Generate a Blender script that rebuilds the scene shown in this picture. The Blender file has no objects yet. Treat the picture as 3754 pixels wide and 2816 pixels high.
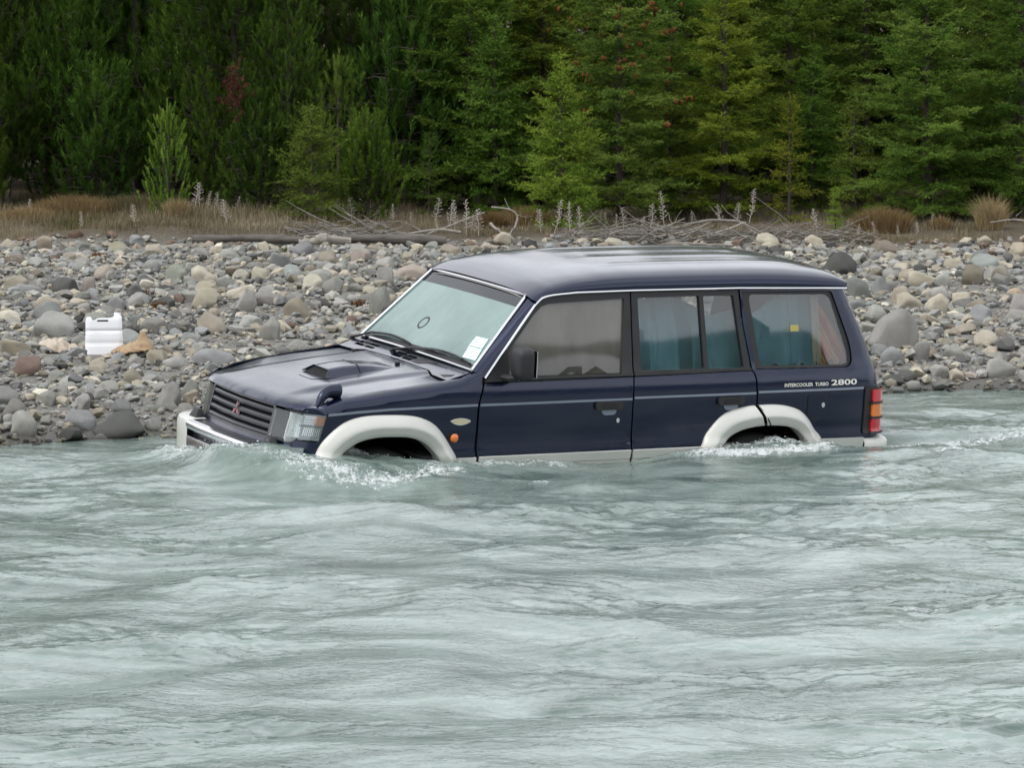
import bpy, bmesh, math, random
import numpy as np
from mathutils import Vector, Matrix, Euler
from mathutils.geometry import delaunay_2d_cdt

scene = bpy.context.scene
COL = scene.collection
random.seed(7)
RNG = np.random.default_rng(11)

# ------------------------------------------------------------------ camera
CAM_H = 2.89
cam_data = bpy.data.cameras.new('camera')
cam = bpy.data.objects.new('camera', cam_data)
COL.objects.link(cam)
cam.location = (0, 0, CAM_H)
cam.rotation_euler = (math.pi / 2 - 0.10, 0, 0)
cam_data.sensor_width = 36
cam_data.lens = 134.68
cam_data.clip_start = 0.5
cam_data.clip_end = 3000
cam_data.dof.use_dof = True
cam_data.dof.focus_distance = 24.3
cam_data.dof.aperture_fstop = 16.0
scene.camera = cam

# ------------------------------------------------------------------ sky and sun (bright overcast)
SUN_EL, SUN_AZ = math.radians(50), math.radians(226)      # azimuth clockwise from +Y
world = bpy.data.worlds.new('World')
scene.world = world
world.use_nodes = True
wt = world.node_tree
wt.nodes.clear()
w_out = wt.nodes.new('ShaderNodeOutputWorld')
w_bg = wt.nodes.new('ShaderNodeBackground')
w_sky = wt.nodes.new('ShaderNodeTexSky')
w_sky.sky_type = 'NISHITA'
w_sky.sun_disc = False
w_sky.sun_elevation = SUN_EL
w_sky.sun_rotation = SUN_AZ
w_sky.air_density = 1.0
w_sky.dust_density = 4.0
w_hsv = wt.nodes.new('ShaderNodeHueSaturation')
w_hsv.inputs['Saturation'].default_value = 0.10
w_mix = wt.nodes.new('ShaderNodeMix')
w_mix.data_type = 'RGBA'
w_mix.inputs[0].default_value = 0.62
w_mix.inputs[7].default_value = (9.6, 9.9, 10.4, 1)        # even cloud layer
wt.links.new(w_sky.outputs[0], w_hsv.inputs['Color'])
wt.links.new(w_hsv.outputs[0], w_mix.inputs[6])
# the cloud deck is uneven everywhere: soft lumps of lighter and darker grey
w_tc = wt.nodes.new('ShaderNodeTexCoord'); w_nz = wt.nodes.new('ShaderNodeTexNoise')
w_nz.inputs['Scale'].default_value = 3.2; w_nz.inputs['Detail'].default_value = 5; w_nz.inputs['Distortion'].default_value = .5
wt.links.new(w_tc.outputs['Generated'], w_nz.inputs['Vector'])
w_mr = wt.nodes.new('ShaderNodeMapRange')
w_mr.inputs['From Min'].default_value = .3; w_mr.inputs['From Max'].default_value = .7; w_mr.inputs['To Min'].default_value = .62; w_mr.inputs['To Max'].default_value = 1.42
wt.links.new(w_nz.outputs[0], w_mr.inputs['Value'])
w_mul = wt.nodes.new('ShaderNodeVectorMath'); w_mul.operation = 'SCALE'
wt.links.new(w_mix.outputs[2], w_mul.inputs[0]); wt.links.new(w_mr.outputs[0], w_mul.inputs['Scale'])
wt.links.new(w_mul.outputs[0], w_bg.inputs['Color'])
w_bg.inputs['Strength'].default_value = 0.142
wt.links.new(w_bg.outputs[0], w_out.inputs['Surface'])

sun_data = bpy.data.lights.new('sun', 'SUN')
sun_data.energy = 0.7
sun_data.angle = math.radians(20)
sun_data.color = (1.0, 0.96, 0.9)
sun = bpy.data.objects.new('sun', sun_data)
COL.objects.link(sun)
sd = Vector((math.sin(SUN_AZ) * math.cos(SUN_EL), math.cos(SUN_AZ) * math.cos(SUN_EL), math.sin(SUN_EL)))
sun.rotation_euler = sd.to_track_quat('Z', 'Y').to_euler()
sun.location = (0, 0, 30)

scene.view_settings.view_transform = 'Standard'
scene.view_settings.look = 'None'
scene.view_settings.gamma = 1
scene.view_settings.exposure = 0.38
scene.cycles.max_bounces = 8
scene.cycles.transparent_max_bounces = 16
scene.cycles.use_denoising = True

# ------------------------------------------------------------------ helpers: objects
def tag(o, label=None, cat=None, group=None, kind=None):
    if label: o['label'] = label
    if cat: o['category'] = cat
    if group: o['group'] = group
    if kind: o['kind'] = kind
    return o

def obj(name, me, mat=None, parent=None):
    o = bpy.data.objects.new(name, me)
    COL.objects.link(o)
    if mat is not None and me is not None and len(me.materials) == 0:
        me.materials.append(mat)
    if parent is not None:
        o.parent = parent
    return o

def empty(name, loc=(0, 0, 0), rot=(0, 0, 0)):
    o = bpy.data.objects.new(name, None)
    COL.objects.link(o)
    o.location = loc
    o.rotation_euler = rot
    o.empty_display_size = 0.1
    return o

def mesh_np(name, verts, tris, smooth=True, sharp=None, attrs=None):
    """verts (n,3), faces (m,3) or (m,4) numpy -> mesh"""
    verts = np.ascontiguousarray(verts, np.float32)
    tris = np.ascontiguousarray(tris, np.int32)
    me = bpy.data.meshes.new(name)
    k = tris.shape[1]
    me.vertices.add(len(verts)); me.vertices.foreach_set('co', verts.ravel())
    me.loops.add(tris.size); me.loops.foreach_set('vertex_index', tris.ravel())
    me.polygons.add(len(tris))
    me.polygons.foreach_set('loop_start', np.arange(len(tris), dtype=np.int32) * k)
    me.polygons.foreach_set('loop_total', np.full(len(tris), k, np.int32))
    me.polygons.foreach_set('use_smooth', np.full(len(tris), smooth))
    me.update(calc_edges=True)
    me.validate()
    if attrs:
        for an, (typ, val) in attrs.items():
            a = me.attributes.new(an, typ, 'POINT')
            a.data.foreach_set('value' if typ == 'FLOAT' else 'color', np.ascontiguousarray(val, np.float32).ravel())
    if sharp is not None:
        me.set_sharp_from_angle(angle=math.radians(sharp))
    return me

class MB:
    """collects simple shapes into one mesh"""
    def __init__(s): s.v = []; s.f = []
    def add(s, vs, fs):
        b = len(s.v); s.v += [tuple(v) for v in vs]; s.f += [tuple(i + b for i in f) for f in fs]; return s
    def box(s, c, d, rot=None):
        c = Vector(c); h = Vector(d) / 2
        vs = [Vector((x * h.x, y * h.y, z * h.z)) for x in (-1, 1) for y in (-1, 1) for z in (-1, 1)]
        if rot is not None: vs = [rot @ v for v in vs]
        return s.add([c + v for v in vs], [(0, 1, 3, 2), (4, 6, 7, 5), (0, 4, 5, 1), (2, 3, 7, 6), (0, 2, 6, 4), (1, 5, 7, 3)])
    def tube(s, pts, r, n=8, cap=True, flat=None):
        """r: number or list; flat: squash factor along the second frame axis"""
        pts = [Vector(p) for p in pts]; m = len(pts)
        rs = r if isinstance(r, (list, tuple)) else [r] * m
        vs = []; up = None
        for i, p in enumerate(pts):
            t = (pts[min(i + 1, m - 1)] - pts[max(i - 1, 0)]).normalized()
            if up is None:
                up = Vector((0, 0, 1)) if abs(t.z) < .9 else Vector((1, 0, 0))
            a = t.cross(up).normalized(); b = a.cross(t).normalized(); up = b
            for k in range(n):
                w = 2 * math.pi * k / n
                vs.append(p + rs[i] * (math.cos(w) * a + (flat or 1) * math.sin(w) * b))
        fs = []
        for i in range(m - 1):
            for k in range(n):
                fs.append((i * n + k, i * n + (k + 1) % n, (i + 1) * n + (k + 1) % n, (i + 1) * n + k))
        if cap:
            fs.append(tuple(range(n))[::-1]); fs.append(tuple((m - 1) * n + k for k in range(n)))
        return s.add(vs, fs)
    def mesh(s, name, sharp=35, bevel=0):
        me = bpy.data.meshes.new(name); me.from_pydata(s.v, [], s.f)
        bm = bmesh.new(); bm.from_mesh(me)
        bmesh.ops.recalc_face_normals(bm, faces=bm.faces)
        if bevel:
            es = [e for e in bm.edges if len(e.link_faces) == 2 and e.calc_face_angle(0) > .5]
            bmesh.ops.bevel(bm, geom=es, offset=bevel, segments=2, affect='EDGES', clamp_overlap=True, profile=.6)
        for f in bm.faces: f.smooth = True
        bm.to_mesh(me); bm.free()
        me.set_sharp_from_angle(angle=math.radians(sharp))
        return me
    def build(s, name, mat, parent=None, sharp=35, bevel=0):
        return obj(name, s.mesh(name, sharp, bevel), mat, parent)

# ------------------------------------------------------------------ helpers: noise
def _hash(ix, iy, seed):
    h = (ix.astype(np.int64) * 374761393 + iy.astype(np.int64) * 668265263 + seed * 144665) & 0xffffffff
    h = ((h ^ (h >> 13)) * 1274126177) & 0xffffffff
    return ((h ^ (h >> 16)) & 0xffff) / 65536.0 * 2 * np.pi

def perlin(x, y, seed=0):
    xi = np.floor(x); yi = np.floor(y); fx = x - xi; fy = y - yi
    def g(dx, dy):
        a = _hash(xi + dx, yi + dy, seed); return np.cos(a) * (fx - dx) + np.sin(a) * (fy - dy)
    u = fx ** 3 * (fx * (fx * 6 - 15) + 10); v = fy ** 3 * (fy * (fy * 6 - 15) + 10)
    a = g(0, 0) * (1 - u) + g(1, 0) * u; b = g(0, 1) * (1 - u) + g(1, 1) * u
    return (a * (1 - v) + b * v) * 1.5

def fbm(x, y, seed=0, oct=4):
    s = 0; a = 1
    for i in range(oct):
        s = s + a * perlin(x * 2 ** i, y * 2 ** i, seed + i * 17); a *= .5
    return s

# ------------------------------------------------------------------ helpers: materials
class NT:
    def __init__(s, name):
        s.m = bpy.data.materials.new(name); s.m.use_nodes = True
        s.t = s.m.node_tree; s.t.nodes.clear()
        s.out = s.t.nodes.new('ShaderNodeOutputMaterial')
    def n(s, typ, _props=None, **ins):
        nd = s.t.nodes.new('ShaderNode' + typ)
        for k, v in (_props or {}).items(): setattr(nd, k, v)
        for k, v in ins.items():
            key = int(k[1:]) if k[0] == 'i' and k[1:].isdigit() else k.replace('_', ' ')
            s.set(nd.inputs[key], v)
        return nd
    def set(s, inp, v):
        if isinstance(v, bpy.types.NodeSocket): s.t.links.new(v, inp)
        elif isinstance(v, bpy.types.Node): s.t.links.new(v.outputs[0], inp)
        else:
            if inp.type == 'RGBA' and len(v) == 3: v = (*v, 1)
            inp.default_value = v
    def math(s, op, a, b=0.0, c=0.0, clamp=False):
        nd = s.t.nodes.new('ShaderNodeMath'); nd.operation = op; nd.use_clamp = clamp
        s.set(nd.inputs[0], a); s.set(nd.inputs[1], b)
        if op in ('MULTIPLY_ADD', 'SMOOTH_MIN'): s.set(nd.inputs[2], c)
        return nd.outputs[0]
    def mix(s, f, a, b, blend='MIX'):
        nd = s.t.nodes.new('ShaderNodeMix'); nd.data_type = 'RGBA'; nd.blend_type = blend
        s.set(nd.inputs[0], f); s.set(nd.inputs[6], a); s.set(nd.inputs[7], b)
        return nd.outputs[2]
    def noise(s, scale, detail=4, rough=.55, vec=None, dist=0.0):
        nd = s.n('TexNoise', Scale=scale, Detail=detail, Roughness=rough, Distortion=dist)
        if vec is not None: s.set(nd.inputs['Vector'], vec)
        return nd.outputs[0]
    def ramp(s, f, stops):
        nd = s.t.nodes.new('ShaderNodeValToRGB'); e = nd.color_ramp.elements
        while len(e) < len(stops): e.new(.5)
        for i, (p, c) in enumerate(stops):
            e[i].position = p; e[i].color = (*c, 1) if len(c) == 3 else c
        s.set(nd.inputs[0], f); return nd.outputs[0]
    def obj_co(s, scale=None):
        tc = s.t.nodes.new('ShaderNodeTexCoord')
        if scale is None: return tc.outputs['Object']
        mp = s.n('Mapping', Scale=scale); s.set(mp.inputs['Vector'], tc.outputs['Object']); return mp.outputs[0]
    def pbsdf(s, **k): return s.n('BsdfPrincipled', **k)
    def bump(s, h, strength=.3, dist=.01):
        return s.n('Bump', Strength=strength, Distance=dist, Height=h).outputs[0]
    def done(s, sh):
        s.t.links.new(sh.outputs[0] if isinstance(sh, bpy.types.Node) else sh, s.out.inputs['Surface']); return s.m

MATS = {}
def plain(name, col, rough=.5, metal=0.0, coat=0.0, spec=.5, var=.12, nscale=9.0, bump=0.0, coatr=.05):
    """principled with a little procedural unevenness in colour and gloss"""
    if name in MATS: return MATS[name]
    t = NT(name); co = t.obj_co()
    nz = t.noise(nscale, 5, .6, co)
    v = t.math('MULTIPLY_ADD', nz, 2 * var, 1 - var)
    c = t.mix(1.0, (*col, 1), t.n('CombineColor', Red=v, Green=v, Blue=v).outputs[0], 'MULTIPLY')
    r = t.math('MULTIPLY_ADD', nz, .25 * rough, rough * .87, clamp=True)
    b = t.pbsdf(Base_Color=c, Roughness=r, Metallic=metal, Coat_Weight=coat, Coat_Roughness=coatr, Specular_IOR_Level=spec)
    if bump:
        t.set(b.inputs['Normal'], t.bump(t.noise(nscale * 6, 4, .6, co), bump, .004))
    MATS[name] = t.done(b); return MATS[name]
# ================================================================== the river bank (ground) and the river
def shore_y(X):
    return np.interp(X, [-60, -12, -5, -3.34, -2.77, -2.17, 0, 2.72, 3.83, 6, 14, 60],
                     [20, 24.2, 24.6, 24.86, 25.17, 25.25, 26.6, 28.17, 28.5, 28.9, 30, 33])

def terrain(X, Y, rough=True):
    X = np.asarray(X, float); Y = np.asarray(Y, float)
    s = Y - shore_y(X)
    z = np.interp(s, [-60, -26, -22, -14, -3, -.6, 0, .5, 1.5, 4, 8, 11], [2.5, 1.2, -.6, -1.2, -.8, -.2, 0, .10, .17, .25, .34, .40])
    z = z + np.interp(Y, [38.6, 39.2, 42, 60, 120, 600], [0, .10, .17, .8, 5, 60])
    # small cut bank where the turf starts, left of the logs
    z = z + .10 * np.exp(-((X + 3.0) / 1.3) ** 4) * np.clip((Y - 39.0) / .12, 0, 1) * np.clip((43 - Y) / 3, 0, 1)
    if rough:
        z = z + (.035 * perlin(X / 1.1, Y / 1.1, 3) + .015 * perlin(X / .35, Y / .35, 4)) * np.clip(s / .6, 0, 1)
    return z

def axis_pts(parts):
    out = []
    for a, b, st in parts:
        out.append(np.arange(a, b, st))
    out.append(np.array([parts[-1][1]]))
    return np.concatenate(out)

def grid_mesh(name, xs, ys, zf, attrs=None):
    X, Y = np.meshgrid(xs, ys); Z = zf(X, Y)
    n, m = X.shape
    idx = np.arange(n * m).reshape(n, m)
    q = np.stack([idx[:-1, :-1], idx[:-1, 1:], idx[1:, 1:], idx[1:, :-1]], -1).reshape(-1, 4)
    at = {k: ('FLOAT', f(X, Y).ravel()) for k, f in (attrs or {}).items()}
    return mesh_np(name, np.stack([X, Y, Z], -1).reshape(-1, 3), q, attrs=at)

t = NT('bank_gravel')
geo = t.n('NewGeometry'); P = geo.outputs['Position']
sep = t.n('SeparateXYZ', Vector=P)
fine = t.noise(55, 6, .7, P); mid = t.noise(6, 5, .6, P); vor = t.n('TexVoronoi', Vector=P, Scale=38.0)
stone = t.ramp(vor.outputs['Color'], [(0, (.10, .105, .105)), (.5, (.19, .19, .18)), (1, (.30, .28, .24))])
silt = t.ramp(fine, [(.3, (.10, .095, .085)), (.7, (.20, .19, .165))])
base = t.mix(t.math('MULTIPLY_ADD', mid, 2.2, -.7, clamp=True), silt, stone)
soil = t.ramp(fine, [(.25, (.04, .032, .02)), (.6, (.105, .082, .05)), (.85, (.18, .145, .085))])
up = t.math('MULTIPLY_ADD', sep.outputs['Y'], 2.5, -2.5 * 38.72, clamp=True)
base = t.mix(t.math('MULTIPLY', up, t.math('MULTIPLY_ADD', mid, 1.2, .45, clamp=True)), base, soil)
wet = t.math('MULTIPLY_ADD', sep.outputs['Z'], -14.0, 1.0, clamp=True)
base = t.mix(wet, base, (.06, .058, .05))
M_GROUND = t.done(t.pbsdf(Base_Color=base, Roughness=t.math('MULTIPLY_ADD', wet, -.5, .9), Normal=t.bump(t.math('ADD', vor.outputs['Distance'], fine), .8, .02)))

gx = axis_pts([(-900, -60, 60), (-60, -9, 2.5), (-9, 9, .11), (9, 60, 2.5), (60, 900, 60)])
gy = axis_pts([(-600, -40, 40), (-40, 22, 2.0), (22, 44, .11), (44, 60, 1.0), (60, 900, 40)])
ground = obj('ground', grid_mesh('ground', gx, gy, terrain), M_GROUND)
tag(ground, kind='structure')

# forested hills that close the valley behind the camera; the car's windows mirror them
t = NT('hill_forest')
geo = t.n('NewGeometry'); nz = t.noise(.09, 8, .7, geo.outputs['Position'])
M_HILL = t.done(t.pbsdf(Base_Color=t.ramp(nz, [(.3, (.02, .035, .018)), (.7, (.06, .085, .04))]), Roughness=.9))
hx = np.linspace(-700, 700, 141); hy = np.linspace(-420, -110, 32)
def hillz(X, Y):
    r = np.clip((-110 - Y) / 160, 0, 1)
    return -1.0 + (59 + 30 * fbm(X / 210, Y / 260, 9, 4)) * np.sin(r * np.pi / 2) ** 1.2 + 3 * fbm(X / 14, Y / 14, 5, 3) * r
hills = obj('hills', grid_mesh('hills', hx, hy, hillz), M_HILL)
tag(hills, kind='structure')

# where the current piles up against the stranded car (world x, y, height above the mean level)
CONTACT = np.array([(-1.22,23.08,0.162),(-1.17,23.05,0.150),(-1.04,23.10,0.115),(-0.75,23.26,0.092),(-0.46,23.43,0.076),(-0.22,23.58,0.017),(0.11,23.76,-0.014),(0.48,23.97,-0.046),(0.76,24.13,-0.037),(0.98,24.25,0.008),(1.22,24.38,0.064),(1.34,24.43,0.034),(1.61,24.57,0.026),(1.93,24.76,0.004),(2.07,24.86,-0.029),(2.31,25.02,-0.063),(2.48,25.15,-0.069),(-2.14,24.30,0.030),(-2.07,24.13,0.045),(-1.93,23.82,0.085),(-1.81,23.62,0.135),(-1.69,23.42,0.173),(-1.47,23.20,0.195),(-1.60,23.12,0.178),(-1.40,23.02,0.172)])

def car_bump(X, Y):
    num = np.zeros_like(X); den = np.zeros_like(X)
    near = (X > -4.5) & (X < 4.5) & (Y > 21) & (Y < 27.5)
    x = X[near]; y = Y[near]; a = np.zeros_like(x); b = np.zeros_like(x)
    for cx, cy, cz in CONTACT:
        w = np.exp(-((x - cx) ** 2 + (y - cy) ** 2) / .25 ** 2); a += w * (cz - .030 if cz > .05 and not (-1.78 < cx < -1.0) else cz - .008 if cz > .05 else cz); b += w
    num[near] = a / np.maximum(b, .9); den[near] = np.clip(b, 0, 1)
    return num, den

def poly_dist(X, Y, pts):
    d = np.full(X.shape, 1e9)
    for (ax, ay), (bx_, by_) in zip(pts[:-1], pts[1:]):
        vx, vy = bx_ - ax, by_ - ay; L = vx * vx + vy * vy
        tt = np.clip(((X - ax) * vx + (Y - ay) * vy) / L, 0, 1)
        d = np.minimum(d, np.hypot(X - ax - tt * vx, Y - ay - tt * vy))
    return d

FOAM = [  # polyline, half width, strength
    ([(-2.2, 24.15), (-2.0, 23.75), (-1.75, 23.3), (-1.5, 23.02), (-1.2, 22.86)], .09, .6),
    ([(-2.1, 23.75), (-1.7, 23.1), (-1.25, 22.75), (-.95, 22.75)], .08, .45),
    ([(-1.15, 22.82), (-.85, 22.8), (-.55, 22.98), (-.35, 23.2)], .11, .64),
    ([(-1.0, 23.35), (-.45, 23.62)], .12, .7),
    ([(-.3, 23.48), (.0, 23.62), (.3, 23.8)], .07, .6),
    ([(1.2, 24.15), (1.45, 24.1), (1.7, 24.25), (1.98, 24.5)], .14, .85),
    ([(1.35, 24.45), (1.95, 24.75)], .10, .7),
    ([(1.95, 24.55), (2.3, 24.8)], .07, .6),
    ([(2.5, 24.6), (2.85, 24.85), (3.15, 25.3), (3.5, 25.6)], .14, .55),
    ([(2.75, 24.2), (2.95, 24.15)], .1, .5),
    ([(1.9, 18.1), (2.02, 18.0)], .06, .55), ([(.1, 22.7), (.2, 22.72)], .06, .6), ([(1.05, 15.35), (1.1, 15.4)], .05, .5),
]
def foam_f(X, Y):
    f = np.zeros_like(X)
    for pts, w, s in FOAM:
        p = np.array(pts)
        m = (X > p[:, 0].min() - 1) & (X < p[:, 0].max() + 1) & (Y > p[:, 1].min() - 1) & (Y < p[:, 1].max() + 1)
        if m.any():
            f[m] = np.maximum(f[m], s * np.exp(-(poly_dist(X[m], Y[m], pts) / w) ** 2))
    return f

def river_z(X, Y):
    X = np.asarray(X, float); Y = np.asarray(Y, float)
    wx = X + .40 * perlin(X / 1.5, Y / 1.2, 21) + .10 * perlin(X / .5, Y / .4, 23); wy = Y + .35 * perlin(X / 1.4, Y / 1.5, 22) + .10 * perlin(X / .5, Y / .45, 24)
    ang = .14; rx = wx * math.cos(ang) + wy * math.sin(ang); ry = -wx * math.sin(ang) + wy * math.cos(ang)
    big = perlin(rx / 1.6, ry / 1.0, 31) + .6 * perlin(rx / .85, ry / .6, 37)
    def ridge(q): return 1 - 2.2 * np.sqrt(q * q + .02)
    mid = .6 * ridge(perlin(rx / .34, ry / .27, 32)) + .7 * perlin(rx / .21, ry / .17, 39)
    sm = perlin(rx / .105, ry / .090, 33); fi = ridge(perlin(rx / .070, ry / .058, 34))
    calm = np.clip(.62 + 1.3 * perlin(X / 1.5, Y / 1.1, 35) + .7 * perlin(X / .55, Y / .45, 38), .18, 1.7)
    h = .052 * big + calm * (.0110 * mid + .0066 * sm + .0030 * fi)
    s = shore_y(X) - Y
    h = h * np.clip(.3 + s / 2.5, .3, 1)
    b, m = car_bump(X, Y)
    h = h * (1 - .12 * m) + b
    h = h + m * (.016 * perlin(X / .22, Y / .18, 51) + .009 * (1 - 2 * np.abs(perlin(X / .10, Y / .08, 52))))
    fo = foam_f(X, Y)
    h = h + fo * (.026 * perlin(X / .11, Y / .10, 41) + .022 * np.abs(perlin(X / .05, Y / .05, 42)) + .035 * (fo > .3) * np.clip(perlin(X / .16, Y / .13, 43), 0, 1))
    return h

t = NT('glacial_river_water')
geo = t.n('NewGeometry'); P = geo.outputs['Position']
fo = t.n('Attribute', {'attribute_name': 'foam'}).outputs['Fac']
mp = t.n('Mapping', Vector=P, Rotation=(0, 0, .12), Scale=(1, 1.25, 1)).outputs[0]
silt = t.noise(1.0, 6, .66, t.n('Mapping', Vector=P, Rotation=(0, 0, .12), Scale=(.75, 1.7, 1)).outputs[0], 1.2)
body = t.ramp(silt, [(.34, (.075, .110, .094)), (.62, (.240, .298, .274))])
b1 = t.noise(16, 3, .55, mp, .8); b2 = t.noise(42, 2, .5, mp)
bh = t.math('MULTIPLY_ADD', b2, .35, b1)
water = t.pbsdf(Base_Color=body, Roughness=.07, IOR=1.33, Specular_IOR_Level=.5, Normal=t.bump(bh, .28, .02))
fn1 = t.noise(26, 5, .65, P); fn2 = t.noise(75, 3, .6, P)
fm = t.math('MULTIPLY_ADD', t.math('ADD', fn1, t.math('MULTIPLY', fn2, .5)), 2.6, -1.95)
fmask = t.math('ADD', t.math('MULTIPLY', fo, 1.25), t.math('MULTIPLY', fm, 1.0))
fmask = t.math('MULTIPLY', t.math('MULTIPLY_ADD', fmask, 1.9, -1.0, clamp=True), t.math('MULTIPLY', fo, 4, clamp=True), clamp=True)
foam = t.pbsdf(Base_Color=(.80, .83, .83), Roughness=.45, Normal=t.bump(t.math('ADD', fn1, fn2), .9, .03))
sh = t.n('MixShader', i0=fmask, i1=water.outputs[0], i2=foam.outputs[0])
M_WATER = t.done(sh)

rx = axis_pts([(-90, -10, 4), (-10, -4.6, .3), (-4.6, 4.9, .0225), (4.9, 10, .3), (10, 90, 4)])
ry = axis_pts([(-30, 10, 2), (10, 13.6, .2), (13.6, 17, .0185), (17, 21, .0235), (21, 29.4, .028), (29.4, 36, .5)])
river = obj('river', grid_mesh('river', rx, ry, river_z, {'foam': foam_f}), M_WATER)
tag(river, kind='structure')
# ================================================================== the stranded car
# car space: x from the front axle towards the rear, y across (minus = the side facing the camera), z up from the tyre line
t = NT('navy_paint')
co = t.obj_co(); dust = t.noise(3.5, 6, .65, co); spk = t.noise(90, 2, .5, co)
sepn = t.n('SeparateXYZ', Vector=t.n('NewGeometry').outputs['Normal'])
base = t.mix(t.math('MULTIPLY_ADD', dust, .5, -.18, clamp=True), (.0036, .0088, .034), (.009, .015, .035))
sz = t.n('SeparateXYZ', Vector=co).outputs['Z']
silt = t.math('MULTIPLY', t.math('MULTIPLY_ADD', sz, -3.2, 2.75, clamp=True), t.math('MULTIPLY_ADD', t.noise(1.0, 6, .7, t.obj_co((7, 7, 2.0))), 3.4, -1.75, clamp=True))
base = t.mix(t.math('MULTIPLY', silt, .16), base, (.085, .085, .078))
drops = t.n('TexVoronoi', Vector=co, Scale=95.0).outputs['Distance']
b = t.pbsdf(Base_Color=base, Metallic=.7, Roughness=t.math('MULTIPLY_ADD', dust, .2, .22), Coat_Weight=1.0,
            Coat_Roughness=t.math('MULTIPLY_ADD', t.math('ADD', dust, t.math('MULTIPLY', spk, .3)), .16, .02), Coat_IOR=1.46, Specular_IOR_Level=.12)
t.set(b.inputs['Coat Normal'], t.bump(t.math('ADD', t.math('MULTIPLY', t.math('LESS_THAN', drops, .22), .6), t.math('MULTIPLY', t.noise(7, 3, .5, co), .8)), .10, .003))
M_PAINT = t.done(b)
t = NT('silver_cladding')
co = t.obj_co(); nz = t.noise(5, 6, .6, co); sc = t.noise(60, 3, .7, co)
base = t.mix(t.math('MULTIPLY_ADD', nz, 1.4, -.35, clamp=True), (.60, .60, .56), (.50, .50, .46))
base = t.mix(t.math('MULTIPLY_ADD', sc, 6.0, -4.1, clamp=True), base, (.16, .15, .13))
M_SILVER = t.done(t.pbsdf(Base_Color=base, Metallic=.15, Roughness=.42, Coat_Weight=.3, Coat_Roughness=.2))
M_BLACK = plain('black_trim', (.016, .016, .018), .55, bump=.15)
M_RUBBER = plain('black_rubber', (.012, .012, .012), .7)
M_DARK = plain('dark_void', (.004, .004, .005), .9)
M_CHROME = plain('chrome', (.72, .72, .74), .16, metal=1.0, var=.06)
M_TRIM = plain('moulding_strip', (.20, .23, .29), .3, metal=.3, coat=.5)
M_GREY = plain('grey_lining', (.30, .30, .29), .85)
M_SEAT = plain('seat_cloth', (.10, .10, .105), .9)
M_GRILLE = plain('grille_plastic', (.018, .020, .026), .38, coat=.2)
M_RED = plain('red_lens', (.50, .012, .02), .12, coat=.8)
M_ORANGE = plain('orange_lens', (.72, .17, .012), .15, coat=.8)
M_EMBLEM = plain('red_enamel', (.16, .012, .012), .3, coat=.2)
M_WHITEP = plain('white_lettering', (.72, .72, .66), .5)
M_CREAM = plain('cream_badge', (.50, .44, .30), .35, coat=.4)

def glass_mat(name, tint, fog, fogc, streak=(18, 18, 2.2), lo=.3, hi=.75, gloss=1.0, grad=False):
    """thin pane: see-through, with mist on the inside and a mirror-like outer face"""
    t = NT(name); co = t.obj_co(streak)
    n1 = t.noise(1.0, 5, .6, co); n2 = t.noise(2.2, 3, .5, t.obj_co())
    f = t.math('MULTIPLY_ADD', t.math('ADD', n1, n2), (hi - lo), lo - (hi - lo) * .5, clamp=True)
    f = t.math('MULTIPLY', f, fog, clamp=True)
    if name == 'misted_windscreen':      # clearer low down, over the dashboard
        zz = t.n('SeparateXYZ', Vector=t.obj_co()).outputs['Z']
        f = t.math('MULTIPLY', f, t.math('MULTIPLY_ADD', t.math('ADD', zz, t.math('MULTIPLY', n2, .16)), 2.6, -2.55, clamp=True), clamp=True)
    if name == 'misted_door_glass':      # reflection gradient put into the mist: pale above, dark near the sill
        zz = t.n('SeparateXYZ', Vector=t.obj_co()).outputs['Z']
        f = t.math('MULTIPLY', f, t.math('MULTIPLY_ADD', t.math('ADD', zz, t.math('MULTIPLY', n2, .35)), 2.4, -2.75, clamp=True), clamp=True)
    if grad:      # sky reflection painted as extra mist towards the top
        zz = t.n('SeparateXYZ', Vector=t.obj_co()).outputs['Z']
        f = t.math('ADD', t.math('MULTIPLY', f, .22), t.math('MULTIPLY', t.math('MULTIPLY_ADD', zz, 2.4, -3.2, clamp=True), .22), clamp=True)
    tr = t.n('BsdfTransparent', Color=tint)
    mist = t.n('MixShader', i0=.35, i1=t.n('BsdfDiffuse', Color=fogc).outputs[0], i2=t.n('BsdfTranslucent', Color=fogc).outputs[0])
    inner = t.n('MixShader', i0=f, i1=tr.outputs[0], i2=mist.outputs[0])
    fr = t.n('Fresnel', IOR=1.5)
    gl = t.n('BsdfGlossy', Color=(gloss, gloss, gloss), Roughness=.02)
    return t.done(t.n('MixShader', i0=fr.outputs[0], i1=inner.outputs[0], i2=gl.outputs[0]))
M_WIND = glass_mat('misted_windscreen', (.55, .72, .70), 1.0, (.36, .50, .48), (6, 6, 2), .62, .95)
M_TINT = glass_mat('tinted_glass_band', (.10, .13, .15), .5, (.09, .11, .13), lo=.5, hi=.8)
M_FDG = glass_mat('misted_door_glass', (.26, .27, .27), 1.0, (.24, .225, .20), (9, 9, 1.6), .45, 1.0)
M_RDG = glass_mat('rear_side_glass', (.80, .82, .82), .30, (.26, .26, .25), (5, 5, 2), .1, .6, grad=True)
M_LENS = glass_mat('lamp_glass', (.92, .95, .95), .38, (.58, .63, .63), (12, 12, 4), .25, .5)
M_REFL = plain('lamp_reflector', (.80, .82, .82), .28, metal=.75, var=.15, nscale=30)

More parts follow.
